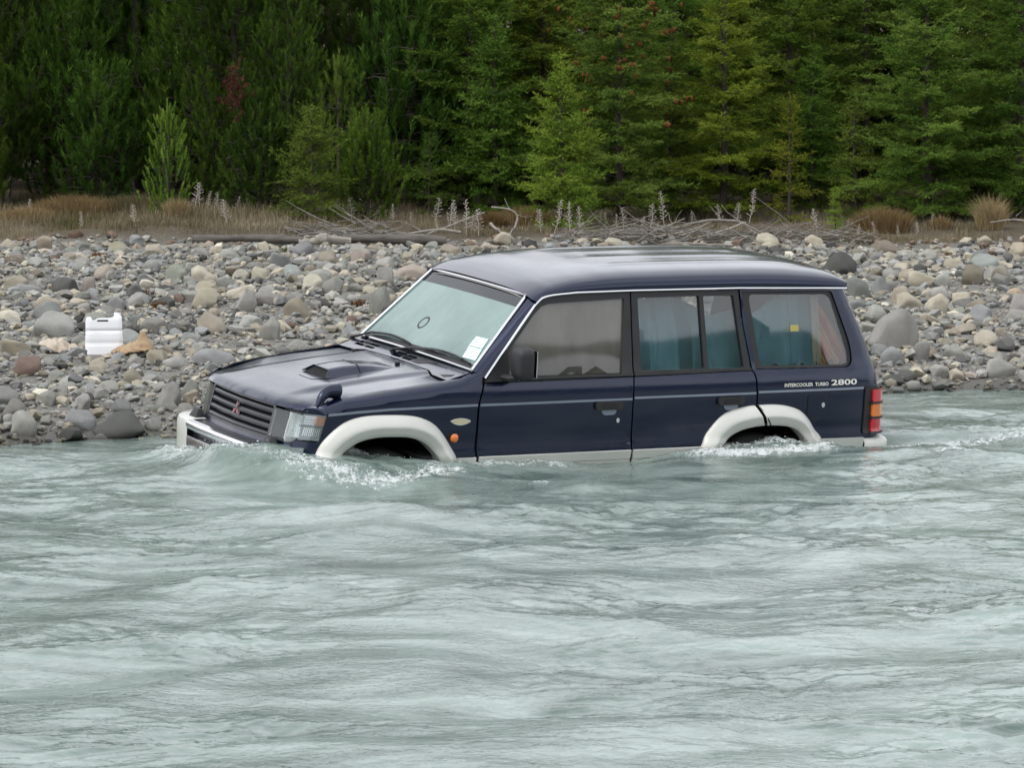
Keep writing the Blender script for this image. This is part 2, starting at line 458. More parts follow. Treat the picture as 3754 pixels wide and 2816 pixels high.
CAR_M = Euler((.0703, .0176, .5119), 'XYZ').to_matrix()
CAR_O = Vector((1.36, 0, .9)); CAR_T = Vector((.0274, 24.6609, CAM_H - 2.5117))
suv = empty('suv', CAR_T - CAR_M @ CAR_O, (.0703, .0176, .5119))
tag(suv, 'dark blue off-road wagon stranded sill-deep in the pale river', 'car')
def car_w(p): return CAR_T + CAR_M @ (Vector(p) - CAR_O)

HZ = [.3, .45, .55, .64, .665, .695, .80, .97, 1.05, 1.10, 1.125, 1.635, 1.8]
HW = [.79, .81, .825, .848, .846, .832, .838, .838, .829, .813, .80, .703, .67]
def hw(x, z):
    w = float(np.interp(z, HZ, HW))
    if x < .3: w -= ((.3 - x) / .9) ** 2 * .06
    if x > 3.2: w -= ((x - 3.2) / .5) ** 2 * .03
    return w
def side_fn(s, off=0.0):
    return lambda x, z: Vector((x, s * (hw(x, z) + off), z))

def resample(poly, step, closed=True):
    out = []; n = len(poly)
    for i in range(n if closed else n - 1):
        a = Vector(poly[i]); b = Vector(poly[(i + 1) % n]); k = max(1, int(math.ceil((b - a).length / step)))
        for j in range(k): out.append(tuple(a + (b - a) * j / k))
    if not closed: out.append(tuple(poly[-1]))
    return out

def smooth_line(pts, n=24):
    """Catmull-Rom through 2-D or 3-D points"""
    P = [Vector(p) for p in pts]; P = [P[0] * 2 - P[1]] + P + [P[-1] * 2 - P[-2]]
    out = []; m = len(P) - 3
    for i in range(n + 1):
        u = i / n * m; k = min(int(u), m - 1); w = u - k
        a, b, c, d = P[k:k + 4]
        out.append(tuple(.5 * ((2 * b) + (c - a) * w + (2 * a - 5 * b + 4 * c - d) * w * w + (3 * b - a - 3 * c + d) * w ** 3)))
    return out

def rounded(poly, r, n=5):
    """2-D polygon with rounded corners"""
    out = []; m = len(poly)
    for i in range(m):
        p = Vector(poly[i]); a = Vector(poly[i - 1]); b = Vector(poly[(i + 1) % m])
        ra = r[i] if isinstance(r, (list, tuple)) else r
        if ra <= 0: out.append(tuple(p)); continue
        ra = min(ra, (a - p).length * .45, (b - p).length * .45)
        p0 = p + (a - p).normalized() * ra; p1 = p + (b - p).normalized() * ra
        for k in range(n + 1):
            w = k / n; out.append(tuple(p0 * (1 - w) ** 2 + p * 2 * w * (1 - w) + p1 * w * w))
    return out

def in_poly(x, y, poly):
    c = False; j = len(poly) - 1
    for i in range(len(poly)):
        xi, yi = poly[i][:2]; xj, yj = poly[j][:2]
        if (yi > y) != (yj > y) and x < (xj - xi) * (y - yi) / (yj - yi) + xi: c = not c
        j = i
    return c

def skin(name, outline, fn, mat, parent, out, th=.010, step=.06, holes=(), sharp=40):
    """sheet-metal panel: 2-D outline laid on the surface fn(u, v), with thickness; out = outward hint"""
    out = Vector(out)
    loops = [resample(outline, step)] + [resample(h, step) for h in holes]
    pts = []; edges = []
    for lp in loops:
        b = len(pts); pts += [Vector(p[:2]) for p in lp]; n = len(lp)
        edges += [(b + i, b + (i + 1) % n) for i in range(n)]
    nb = len(pts)
    us = [p[0] for p in loops[0]]; vs = [p[1] for p in loops[0]]
    u = min(us) + step * .5
    while u < max(us):
        v = min(vs) + step * .5
        while v < max(vs):
            if in_poly(u, v, loops[0]) and not any(in_poly(u, v, h) for h in loops[1:]):
                if min((Vector((u, v)) - p).length_squared for p in pts[:nb]) > (.42 * step) ** 2:
                    pts.append(Vector((u, v)))
            v += step
        u += step
    V, E, F, *_ = delaunay_2d_cdt(pts, edges, [], 0, 1e-6)
    keep = []
    for f in F:
        c = sum((V[i] for i in f), Vector((0, 0))) / len(f)
        if in_poly(c.x, c.y, loops[0]) and not any(in_poly(c.x, c.y, h) for h in loops[1:]): keep.append(list(f))
    P3 = []; N3 = []; e = 1e-3
    for p in V:
        a = fn(p.x, p.y); du = fn(p.x + e, p.y) - fn(p.x - e, p.y); dv = fn(p.x, p.y + e) - fn(p.x, p.y - e)
        n = du.cross(dv)
        n = n.normalized() if n.length > 1e-12 else out.copy()
        if n.dot(out) < 0: n = -n
        P3.append(a); N3.append(n)
    a = keep[0]
    nn = (P3[a[1]] - P3[a[0]]).cross(P3[a[2]] - P3[a[0]])
    if nn.dot(N3[a[0]]) < 0: keep = [f[::-1] for f in keep]
    n = len(V)
    verts = P3 + [p - q * th for p, q in zip(P3, N3)]
    faces = keep + [[i + n for i in f[::-1]] for f in keep]
    cnt = {}
    for f in keep:
        for i in range(len(f)):
            k = (f[i], f[(i + 1) % len(f)])
            if (k[1], k[0]) in cnt: cnt.pop((k[1], k[0]))
            else: cnt[k] = 1
    faces += [[k[1], k[0], k[0] + n, k[1] + n] for k in cnt]
    me = bpy.data.meshes.new(name); me.from_pydata([tuple(v) for v in verts], [], faces)
    for p in me.polygons: p.use_smooth = True
    me.set_sharp_from_angle(angle=math.radians(sharp))
    return obj(name, me, mat, parent)

def loft(name, rows, mat, parent, sharp=40, close=False):
    n = len(rows[0]); v = [tuple(p) for r in rows for p in r]; f = []
    for i in range(len(rows) - 1):
        for k in range(n - (0 if close else 1)):
            f.append((i * n + k, i * n + (k + 1) % n, (i + 1) * n + (k + 1) % n, (i + 1) * n + k))
    me = bpy.data.meshes.new(name); me.from_pydata(v, [], f)
    bm = bmesh.new(); bm.from_mesh(me); bmesh.ops.recalc_face_normals(bm, faces=bm.faces); bm.to_mesh(me); bm.free()
    for p in me.polygons: p.use_smooth = True
    me.set_sharp_from_angle(angle=math.radians(sharp))
    return obj(name, me, mat, parent)

def rect(a, b, c, d): return [(a, c), (b, c), (b, d), (a, d)]
def line_z(pts): 
    xs = [p[0] for p in pts]; zs = [p[1] for p in pts]
    return lambda x: float(np.interp(x, xs, zs))

def ico(sub):
    bm = bmesh.new(); bmesh.ops.create_icosphere(bm, subdivisions=sub, radius=1)
    v = np.array([x.co[:] for x in bm.verts]); f = np.array([[q.index for q in x.verts] for x in bm.faces]); bm.free()
    return v, f
ICO3 = ico(4)
# ---- curves measured on the car
DRIP = [(.672, 1.123), (.779, 1.248), (1.002, 1.507), (1.076, 1.583), (1.148, 1.616), (1.352, 1.633), (1.783, 1.639), (2.572, 1.639), (3.398, 1.622)]
FL_O = [(-.53, .45), (-.50, .62), (-.469, .697), (-.429, .766), (-.355, .839), (-.273, .89), (-.161, .917), (-.017, .921), (.129, .914), (.231, .892), (.318, .846), (.395, .762), (.457, .667), (.478, .60), (.50, .45)]
FL_I = [(-.40, .45), (-.37, .60), (-.331, .667), (-.278, .719), (-.196, .766), (-.083, .787), (.032, .788), (.139, .779), (.23, .746), (.294, .695), (.34, .639), (.365, .58), (.385, .45)]
RL_O = [(2.215, .45), (2.245, .60), (2.269, .661), (2.296, .715), (2.373, .804), (2.454, .856), (2.57, .883), (2.676, .891), (2.805, .891), (2.914, .876), (3.003, .845), (3.073, .787), (3.123, .721), (3.18, .645), (3.20, .45)]
RL_I = [(2.35, .45), (2.37, .58), (2.396, .634), (2.449, .687), (2.531, .73), (2.635, .753), (2.742, .759), (2.85, .754), (2.939, .737), (3.008, .698), (3.071, .616), (3.09, .55), (3.10, .45)]
# cut-outs in the sheet metal, midway under the flares
def mid_curve(a, b, w=.5, n=30):
    A = smooth_line(a, n); B = smooth_line(b, n)
    return [(p[0] * (1 - w) + q[0] * w, p[1] * (1 - w) + q[1] * w) for p, q in zip(A, B)]
F_CUT = mid_curve(FL_O, FL_I, .6); R_CUT = mid_curve(RL_O, RL_I, .6)

# ---- bonnet surface
def xf(y):
    return float(np.interp(abs(y), [0, .25, .46, .60, .70, .77, .80, .84], [-.63, -.62, -.60, -.56, -.50, -.42, -.35, -.22]))
def sstep(a, b, x):
    t = min(1, max(0, (x - a) / (b - a))); return t * t * (3 - 2 * t)
def hood_z(x, y, feat=True):
    t_ = x - xf(y)
    P = float(np.interp(t_, [-.01, 0, .008, .02, .045, .09, .16, .34, .74, 1.14], [.925, .936, .950, .962, .976, .991, 1.006, 1.037, 1.083, 1.118]))
    Q = float(np.interp(x, [-.62, -.48, -.3, .1, .5, .7], [.985, 1.006, 1.037, 1.083, 1.118, 1.135]))
    w = sstep(.08, .4, t_)
    z = P * (1 - w) + Q * w + .010 * (1 - (y / .72) ** 2)
    if feat:
        z -= .018 * sstep(.405 + .02 * max(x, 0), .485 + .03 * max(x, 0), abs(y)) * sstep(-.56, -.30, x)
    return z
def hood_edge_y(x): return float(np.interp(x, [-.45, -.3, .0, .45, .6], [.705, .715, .728, .745, .752]))

hood_out = []
for i in range(33):
    y = -.705 + 1.41 * i / 32
    hood_out.append((xf(y) + .002, y))
hood_out += [(x, hood_edge_y(x) - .003) for x in (-.40, -.25, -.1, .1, .3, .434)]
hood_out += [(.437, .537), (.469, .44), (.475, .2), (.478, 0), (.475, -.2), (.469, -.44), (.437, -.537)]
hood_out += [(x, -hood_edge_y(x) + .003) for x in (.434, .3, .1, -.1, -.25, -.40)]
hood = skin('bonnet', hood_out, lambda x, y: Vector((x, y, hood_z(x, y))), M_PAINT, suv, (0, 0, 1), .012, .028, sharp=60)
hood['label'] = 'navy bonnet with a raised air scoop'
# air scoop
SC_Y = -.125
rows = []
for x, wb_, wt_, h in [(-.118, .165, .105, .046), (-.02, .165, .102, .050), (.08, .163, .10, .047), (.18, .155, .10, .032), (.27, .145, .105, .014), (.34, .135, .11, .001)]:
    r = []
    for k in range(13):
        q = -1 + 2 * k / 12; a = abs(q)
        yy = SC_Y + math.copysign(1, q) * (wt_ * a / .55 if a < .55 else wt_ + (wb_ - wt_) * (a - .55) / .45) if q else SC_Y
        hh = h if a < .5 else h * (1 - sstep(.5, 1, a))
        r.append(Vector((x - (.05 * (1 - hh / max(h, 1e-4)) if x < -.1 else 0), yy, hood_z(x, yy) + hh - .001)))
    rows.append(r)
sc = loft('scoop', rows, M_PAINT, hood, 55)
m = MB()
n = len(rows[0]); front = [v + Vector((.012, 0, -.003)) for v in rows[0]]
base = [Vector((-.165, v.y * .9 + SC_Y * .1, hood_z(-.165, v.y) + .001)) for v in front]
m.add(front + base, [(k, k + 1, n + k + 1, n + k) for k in range(n - 1)])
m.build('scoop_mouth', M_DARK, sc, 80)
m = MB(); pl = [Vector((-.119, SC_Y + a, hood_z(-.119, SC_Y + a) + h)) for a, h in ((-.165, .002), (-.105, .044), (.105, .044), (.165, .002))]
m.tube([pl[0] + Vector((-.05, 0, 0)), pl[1], pl[2], pl[3] + Vector((-.05, 0, 0))], .004, 6); m.build('scoop_lip', M_PAINT, sc)
ap = skin('scoop_apron', rounded([(-.235, SC_Y - .10), (-.235, SC_Y + .09), (-.17, SC_Y + .15), (-.165, SC_Y - .15)], .02), lambda x, y: Vector((x, y, hood_z(x, y) + .003)), M_PAINT, sc, (0, 0, 1), .003, .05)
m = MB(); m.tube([(.082, SC_Y - .168, hood_z(.082, -.29) + .003), (.082, SC_Y - .10, hood_z(.08, -.2) + .047), (.082, SC_Y + .10, hood_z(.08, 0) + .047), (.082, SC_Y + .165, hood_z(.082, .04) + .003)], .0022, 5); m.build('scoop_joint', M_RUBBER, sc)
for x, y in ((.425, .50), (.396, -.161)):
    MB().box((x, y, hood_z(x, y) + .009), (.03, .022, .018)).build('washer_nozzle', M_BLACK, hood, bevel=.005)

# ---- front wings
def wing_top(x): return float(np.interp(x, [-.45, -.40, -.29, .04, .40, .52, .60, .655], [.968, .985, 1.020, 1.064, 1.104, 1.122, 1.150, 1.168]))
WB_ = .05
def wing_fn(s):
    def f(x, v):
        zt = wing_top(x); z0 = zt - WB_
        if v <= z0: return Vector((x, s * hw(x, min(v, 1.10)), v))
        a = min((v - z0) / .12, 1.0) * math.pi / 2
        yo = hw(x, min(z0, 1.10)); yi = hood_edge_y(x) + .004
        return Vector((x, s * (yi + (yo - yi) * math.cos(a)), z0 + WB_ * math.sin(a)))
    return f
def wing_v(x): return wing_top(x) - WB_ + .12
for s in (-1, 1):
    ol = [(-.405, .932), (-.452, .763), (-.50, .735), (-.545, .72), (-.56, .55), (-.55, .42)]
    ol += [p for p in F_CUT if p[1] > .46] + [(.44, .42), (.612, .42), (.605, .69), (.615, .964), (.650, 1.075)]
    ol += [(.655, wing_v(.655) - .02)] + [(x, wing_v(x)) for x in (.62, .55, .45, .3, .1, -.1, -.3, -.405)]
    wg = skin('wing', ol, wing_fn(s), M_PAINT, suv, (0, s, .15), .010, .04, sharp=50)
    st = [(-.40, .928), (-.2, .943), (.0, .954), (.3, .959), (.612, .962)]
    zf = line_z(st)
    skin('moulding', [(x, zf(x) + .007) for x, _ in st] + [(x, zf(x) - .007) for x, _ in st[::-1]], side_fn(s, .007), M_TRIM, wg, (0, s, 0), .009, .08)
    # repeater and badge
    cyl = []
    rp = [(.458 + .029 * math.cos(a), .760 + .029 * math.sin(a)) for a in np.linspace(0, 2 * math.pi, 14)[:-1]]
    skin('indicator_repeater', rp, lambda x, z, s=s: Vector((x, s * (hw(x, z) + .004 + .016 * max(0, 1 - ((x - .458) ** 2 + (z - .76) ** 2) / .029 ** 2) ** .5), z)), M_ORANGE, wg, (0, s, 0), .01, .012, sharp=80)
    ov = smooth_line([(.422, .868), (.45, .880), (.495, .885), (.54, .879), (.568, .864), (.54, .847), (.495, .839), (.45, .850), (.422, .868)], 32)[:-1]
    bd = skin('badge', ov, side_fn(s, .005), M_CHROME, wg, (0, s, 0), .006, .03)
    skin('badge_face', [(.495 + (x - .495) * .9, .862 + (z - .862) * .8) for x, z in ov], side_fn(s, .0075), M_CREAM, bd, (0, s, 0), .003, .03)
    # wheel-arch flare
    def flare(name, o, i, parent, t0=0.0, t1=1.0, s=s):
        n = 46; A = smooth_line(o, n); B = smooth_line(i, n); rows = []
        for k in range(n + 1):
            if not (t0 <= k / n <= t1): continue
            r = []
            for w, off in ((0, -.004), (0, .010), (.04, .018), (.2, .038), (.38, .053), (.50, .060), (.56, .060), (.62, .057), (.80, .048), (.97, .040), (1.0, .034), (.995, .01), (.99, -.06)):
                x = A[k][0] * (1 - w) + B[k][0] * w; z = A[k][1] * (1 - w) + B[k][1] * w
                r.append(Vector((x, s * (hw(x, z) + off), z)))
            rows.append(r)
        return loft(name, rows, M_SILVER, parent, 50)
    fl = flare('wheel_arch_flare', FL_O, FL_I, wg)
    fl['label'] = 'silver front wheel arch flare'
    # dark wheel-arch tub
    for cx, I in ((0.0, FL_I), (2.73, RL_I)):
        rws = []
        for p in smooth_line(I, 20):
            rws.append([Vector((cx + (p[0] - cx) * k, s * w, .45 + (p[1] - .45) * kz)) for w, k, kz in ((.80, 1.06, 1.05), (.66, 1.08, 1.10), (.36, 1.08, 1.10), (.33, .5, .5), (.33, 0, 0))])
        loft('arch_liner', rws, M_DARK, suv, 80)
    # silver sill strip behind the front flare
    skin('sill_cladding', rect(.476, .612, .43, .632), side_fn(s, .012), M_SILVER, wg, (0, s, 0), .02, .08)
    # wheels
    for cx in (0.0, 2.73):
        tr = []; 
        for k in range(28):
            a = 2 * math.pi * k / 28
            tr.append([Vector((cx + math.cos(a) * r, s * (yy - .03), .315 + math.sin(a) * r)) for r, yy in ((.20, .77), (.24, .785), (.31, .79), (.355, .775), (.372, .745), (.372, .60), (.355, .57), (.30, .56), (.20, .575))])
        tr.append(tr[0]); wh = loft('wheel', tr, M_RUBBER, suv, 50)
        rm = []
        for k in range(25):
            a = 2 * math.pi * k / 24
            rm.append([Vector((cx + math.cos(a) * r, s * (yy - .03), .315 + math.sin(a) * r)) for r, yy in ((.205, .775), (.195, .755), (.14, .745), (.07, .765), (.001, .77))])
        loft('rim', rm, M_CHROME, wh, 50)

# ---- doors, window frames, glass
REAR_DOORS = {}; QUARTERS = {}
DOOR_F = [(.628, .965), (.622, .69), (.628, .43), (1.738, .43), (1.733, .66), (1.732, .97), (1.742, 1.098), (.668, 1.091)]
def belt(x): return float(np.interp(x, [.66, 1.08, 1.74, 2.65], [1.091, 1.102, 1.102, 1.110]))
FW_GLASS = [(.838, 1.124), (.846, 1.28), (.861, 1.292), (.935, 1.372), (1.042, 1.498), (1.105, 1.552), (1.16, 1.567), (1.708, 1.587), (1.669, 1.123)]
def door_frame(name, outer, inners, s, parent, mat=None):
    return skin(name, outer, side_fn(s, -.006), mat or M_BLACK, parent, (0, s, .2), .03, .07, holes=inners)
for s in (-1, 1):
    fd = skin('front_door', DOOR_F, side_fn(s), M_PAINT, suv, (0, s, 0), .012, .045)
    skin('moulding', [(x, .969 + .002 * (x - 1)) for x in (.632, 1.2, 1.728)] + [(x, .955 + .002 * (x - 1)) for x in (1.728, 1.2, .632)], side_fn(s, .007), M_TRIM, fd, (0, s, 0), .009, .08)
    FRAME = [(.672, 1.095), (.69, 1.135), (.785, 1.245), (1.006, 1.500), (1.08, 1.575), (1.15, 1.607), (1.352, 1.623), (1.752, 1.628), (1.746, 1.102)]
    fr = door_frame('window_frame', FRAME, [FW_GLASS], s, fd)
    skin('window', FW_GLASS, side_fn(s, -.022), M_FDG, fd, (0, s, .2), .004, .1)
    skin('mirror_sail', [(.672, 1.098), (.845, 1.104), (.850, 1.285), (.835, 1.290)], side_fn(s, .002), M_BLACK, fd, (0, s, .2), .012, .08)
    skin('belt_seal', [(.68, 1.100), (1.2, 1.109), (1.745, 1.108), (1.745, 1.124), (1.2, 1.126), (.84, 1.118)], side_fn(s, .004), M_RUBBER, fd, (0, s, .2), .015, .08)
    cl = skin('sill_cladding', rect(.636, 1.732, .58, .634), side_fn(s, .014), M_SILVER, fd, (0, s, 0), .022, .08)
    skin('cladding_rib', rect(.636, 1.732, .552, .5765), side_fn(s, .012), M_SILVER, cl, (0, s, 0), .02, .08)
    skin('cladding_rib', rect(.636, 1.732, .43, .5485), side_fn(s, .010), M_SILVER, cl, (0, s, 0), .02, .08)
    # rear door
    ce = [(2.63, 1.110), (2.648, 1.10), (2.660, 1.056), (2.664, .967), (2.668, .893)]
    DOOR_R = [(1.742, .97), (1.743, .66), (1.748, .43), (2.20, .43)] + [p for p in R_CUT if p[0] < 2.69 and p[1] > .46] + [(2.682, .775), (2.668, .893)] + ce[::-1][1:] + [(1.752, 1.098)]
    rd = REAR_DOORS[s] = skin('rear_door', DOOR_R, side_fn(s), M_PAINT, suv, (0, s, 0), .012, .045)
    skin('moulding', [(x, .977) for x in (1.746, 2.2, 2.66)] + [(x, .963) for x in (2.66, 2.2, 1.746)], side_fn(s, .007), M_TRIM, rd, (0, s, 0), .009, .08)
    G1 = [(1.807, 1.590), (2.267, 1.593), (2.285, 1.132), (1.815, 1.140)]
    G2 = [(2.298, 1.592), (2.528, 1.591), (2.586, 1.132), (2.317, 1.133)]
    RF = [(1.757, 1.102), (1.762, 1.629), (2.566, 1.627), (2.580, 1.41), (2.636, 1.115)]
    door_frame('window_frame', RF, [rounded(G1, .012), rounded(G2, .012)], s, rd)
    skin('window', rounded(G1, .012), side_fn(s, -.022), M_RDG, rd, (0, s, .2), .004, .1)
    skin('quarter_light', rounded(G2, .012), side_fn(s, -.022), M_RDG, rd, (0, s, .2), .004, .1)
    skin('belt_seal', [(1.758, 1.106), (2.2, 1.110), (2.640, 1.116), (2.634, 1.130), (2.2, 1.130), (1.758, 1.128)], side_fn(s, .004), M_RUBBER, rd, (0, s, .2), .015, .08)
    cl = skin('sill_cladding', rect(1.75, 2.26, .58, .634), side_fn(s, .014), M_SILVER, rd, (0, s, 0), .022, .08)
    skin('cladding_rib', rect(1.75, 2.26, .43, .5765), side_fn(s, .010), M_SILVER, cl, (0, s, 0), .02, .08)
    # door handles
    for dr, x0 in ((fd, 1.457), (rd, 2.368)):
        hb = skin('handle', rounded(rect(x0, x0 + .197, .902, .952), .02), lambda x, z, s=s: Vector((x, s * (hw(x, z) + .022), z)), M_BLACK, dr, (0, s, 0), .03, .03)
        for zz in (.915, .927, .939):
            m = MB(); m.box((x0 + .10, s * (hw(x0 + .1, zz) + .023), zz), (.11, .006, .006)); m.build('grip_rib', M_BLACK, hb)
        skin('handle_cup', rounded([(x0 + .045, .901), (x0 + .165, .901), (x0 + .150, .866), (x0 + .065, .866)], .02), side_fn(s, .002), M_TRIM, dr, (0, s, 0), .005, .04)
        if dr is fd:
            lk = [(1.629 + .012 * math.cos(a), .83 + .016 * math.sin(a)) for a in np.linspace(0, 2 * math.pi, 12)[:-1]]
            skin('lock', lk, side_fn(s, .006), M_CHROME, dr, (0, s, 0), .008, .02)

# ---- rear quarter panels with the big side windows
XR = line_z([(.40, 3.60), (.65, 3.60), (.97, 3.585), (1.12, 3.555), (1.32, 3.485), (1.50, 3.395), (1.63, 3.335), (1.7, 3.30)][0:])
def xr(z): return float(np.interp(z, [.40, .65, .97, 1.12, 1.32, 1.50, 1.63, 1.7], [3.60, 3.60, 3.585, 3.555, 3.485, 3.395, 3.335, 3.30]))
RC = .075
def quarter_fn(s, off=0.0):
    def f(u, z):
        xe = xr(z) - .0
        if u <= xe: return Vector((u, s * (hw(u, z) + off), z))
        yo = hw(xe, z)
        a = min((u - xe) / RC, math.pi / 2)
        return Vector((xe + (RC + off) * math.sin(a), s * (yo - RC + (RC + off) * math.cos(a)), z))
    return f
QW = rounded([(2.584, 1.615), (3.285, 1.606), (3.418, 1.262), (3.432, 1.112), (2.672, 1.118)], [.01, .02, .10, .09, .01], 7)
QI = rounded([(2.645, 1.594), (3.268, 1.583), (3.398, 1.20), (3.392, 1.130), (2.716, 1.138)], [.04, .05, .1, .06, .04], 6)
for s in (-1, 1):
    ol = [(2.676, .967), (2.680, .893), (2.694, .79)] + [p for p in R_CUT if p[0] > 2.70 and p[1] > .46] + [(3.19, .45), (3.60, .45)]
    ol += [(xr(z) + RC * 1.5, z) for z in (.45, .65, .97, 1.12, 1.32, 1.50, 1.612)] + [(2.576, 1.625), (2.590, 1.41), (2.646, 1.115), (2.660, 1.10), (2.672, 1.056)]
    qp = QUARTERS[s] = skin('quarter_panel', ol, quarter_fn(s), M_PAINT, suv, (.2, s, 0), .012, .045, holes=[QW], sharp=60)
    QWin = [(3.01 + (x - 3.01) * .992, 1.36 + (z - 1.36) * .99) for x, z in QW]
    skin('window_border', QWin, side_fn(s, -.012), M_BLACK, qp, (0, s, .2), .008, .08, holes=[QI])
    skin('rear_side_window', QI, side_fn(s, -.013), M_RDG, qp, (0, s, .2), .004, .1)
    skin('moulding', [(x, .983) for x in (2.680, 3.1, 3.505)] + [(x, .969) for x in (3.505, 3.1, 2.680)], side_fn(s, .007), M_TRIM, qp, (0, s, 0), .009, .08)
    cl = skin('sill_cladding', [(3.168, .655), (3.14, .45), (3.515, .45), (3.515, .650)], side_fn(s, .022), M_SILVER, qp, (0, s, 0), .03, .06)
    # rear flare in two pieces, split at the door gap
    def flare2(name, parent, pick, s=s):
        n = 60; A = smooth_line(RL_O, n); B = smooth_line(RL_I, n); rows = []
        for k in range(n + 1):
            if not pick(A[k][0]): continue
            r = []
            for w, off in ((0, -.004), (0, .010), (.04, .018), (.2, .038), (.38, .053), (.50, .060), (.56, .060), (.62, .057), (.80, .048), (.97, .040), (1.0, .034), (.995, .01), (.99, -.06)):
                x = A[k][0] * (1 - w) + B[k][0] * w; z = A[k][1] * (1 - w) + B[k][1] * w
                r.append(Vector((x, s * (hw(x, z) + off), z)))
            rows.append(r)
        return loft(name, rows, M_SILVER, parent, 50)
    flare2('wheel_arch_flare', REAR_DOORS[s], lambda x: x < 2.668)
    flare2('wheel_arch_flare', qp, lambda x: x > 2.664)
    m = MB(); k0 = [smooth_line(RL_O, 60), smooth_line(RL_I, 60)]
    ka = min(range(61), key=lambda k: abs(k0[0][k][0] - 2.668)); pts = []
    for w, off in ((0, .012), (.2, .039), (.42, .054), (.65, .060), (.85, .059), (.97, .054)):
        x = k0[0][ka][0] * (1 - w) + k0[1][ka][0] * w; z = k0[0][ka][1] * (1 - w) + k0[1][ka][1] * w
        pts.append((x + .02 * w, s * (hw(x, z) + off - .004), z))
    m.tube(pts, .0045, 5); m.build('flare_joint', M_RUBBER, qp)
    if s < 0:
        FD = rounded(rect(3.063, 3.208, .804, .945), .022)
        rg = skin('fuel_flap', FD, side_fn(s, .0045), M_RUBBER, qp, (0, s, 0), .006, .05)
        skin('flap_face', [(3.1355 + (x - 3.1355) * .945, .8745 + (z - .8745) * .945) for x, z in FD], side_fn(s, .007), M_PAINT, rg, (0, s, 0), .004, .05)
        lk = [(3.181 + .013 * math.cos(a), .876 + .017 * math.sin(a)) for a in np.linspace(0, 2 * math.pi, 12)[:-1]]
        skin('flap_lock', lk, side_fn(s, .012), M_CHROME, rg, (0, s, 0), .008, .02)
    # tail lamp wrapped round the rear corner
    hs = skin('tail_lamp', rounded([(3.518, .672), (3.518, .980), (3.70, .980), (3.70, .668)], .008), quarter_fn(s, .012), M_BLACK, suv, (.3, s, 0), .02, .03, sharp=60)
    for (z0, z1, mt, nm) in ((.882, .962, M_RED, 'red_lens'), (.783, .872, M_ORANGE, 'orange_lens'), (.684, .773, M_RED, 'red_lens')):
        skin(nm, rounded(rect(3.574, 3.692, z0, z1), .010), quarter_fn(s, .028), mt, hs, (.3, s, 0), .016, .02, sharp=60)
    for zb in (.777, .876, .678):
        skin('lamp_band', rect(3.562, 3.70, zb - .006, zb + .006), quarter_fn(s, .036), M_BLACK, hs, (.3, s, 0), .02, .03, sharp=60)

# lettering on the near rear quarter
def lettering(name, txt, x0, x1, z0, h, parent, mat, bold=.0):
    cu = bpy.data.curves.new(name, 'FONT'); cu.body = txt; cu.resolution_u = 3; cu.offset = bold; cu.fill_mode = 'FRONT'
    ob = bpy.data.objects.new(name, cu); COL.objects.link(ob)
    dg = bpy.context.evaluated_depsgraph_get()
    me = bpy.data.meshes.new_from_object(ob.evaluated_get(dg))
    bpy.data.objects.remove(ob); bpy.data.curves.remove(cu)
    co = np.array([v.co[:] for v in me.vertices]); mn = co.min(0); mx = co.max(0)
    for v, c in zip(me.vertices, co):
        x = x0 + (x1 - x0) * (c[0] - mn[0]) / (mx[0] - mn[0]); z = z0 + h * (c[1] - mn[1]) / (mx[1] - mn[1])
        v.co = (x, -(hw(x, z) + .0025), z)
    me.name = name
    return obj(name, me, mat, parent)
qn = QUARTERS[-1]
lettering('lettering', 'INTERCOOLER', 2.880, 3.100, 1.001, .0235, qn, M_WHITEP, .018)
lettering('lettering', 'TURBO', 3.117, 3.222, 1.001, .0235, qn, M_WHITEP, .018)
lettering('lettering', '2800', 3.244, 3.450, 1.001, .037, qn, M_WHITEP, .022)

# ---- tailgate and rear bumper
rows = []
for z in (.45, .65, .97, 1.12, 1.32, 1.50, 1.60, 1.63):
    xe = xr(z) + RC; r = []
    for k in range(9):
        y = -1 + 2 * k / 8; yy = y * (hw(xr(z), z) - RC * .9)
        r.append(Vector((xe + .012 * (1 - y * y) - .003, yy, z)))
    rows.append(r)
tg = loft('tailgate', rows, M_PAINT, suv)
skin('rear_window', rounded(rect(-.56, .56, 1.15, 1.56), .05), lambda y, z: Vector((xr(z) + RC + .014, y, z)), M_RDG, tg, (1, 0, 0), .004, .1)
bm_pts = []
for x, y in ((3.522, .850), (3.60, .850), (3.68, .842), (3.735, .80), (3.765, .68), (3.785, .4), (3.79, 0)):
    bm_pts.append((x, y))
pl = [(x, -y) for x, y in bm_pts] + [(x, y) for x, y in bm_pts[::-1][1:]]
rows = []
for x, y in smooth_line(pl, 40):
    d = Vector((x - 3.3, y * .55, 0)).normalized()
    rows.append([Vector((x, y, 0)) + d * o + Vector((0, 0, z)) for o, z in ((-.14, .652), (-.055, .652), (-.012, .634), (.004, .614), (.004, .578), (-.006, .574), (-.006, .568), (.002, .564), (.002, .45), (-.03, .42))])
loft('rear_bumper', rows, M_SILVER, suv, 40)

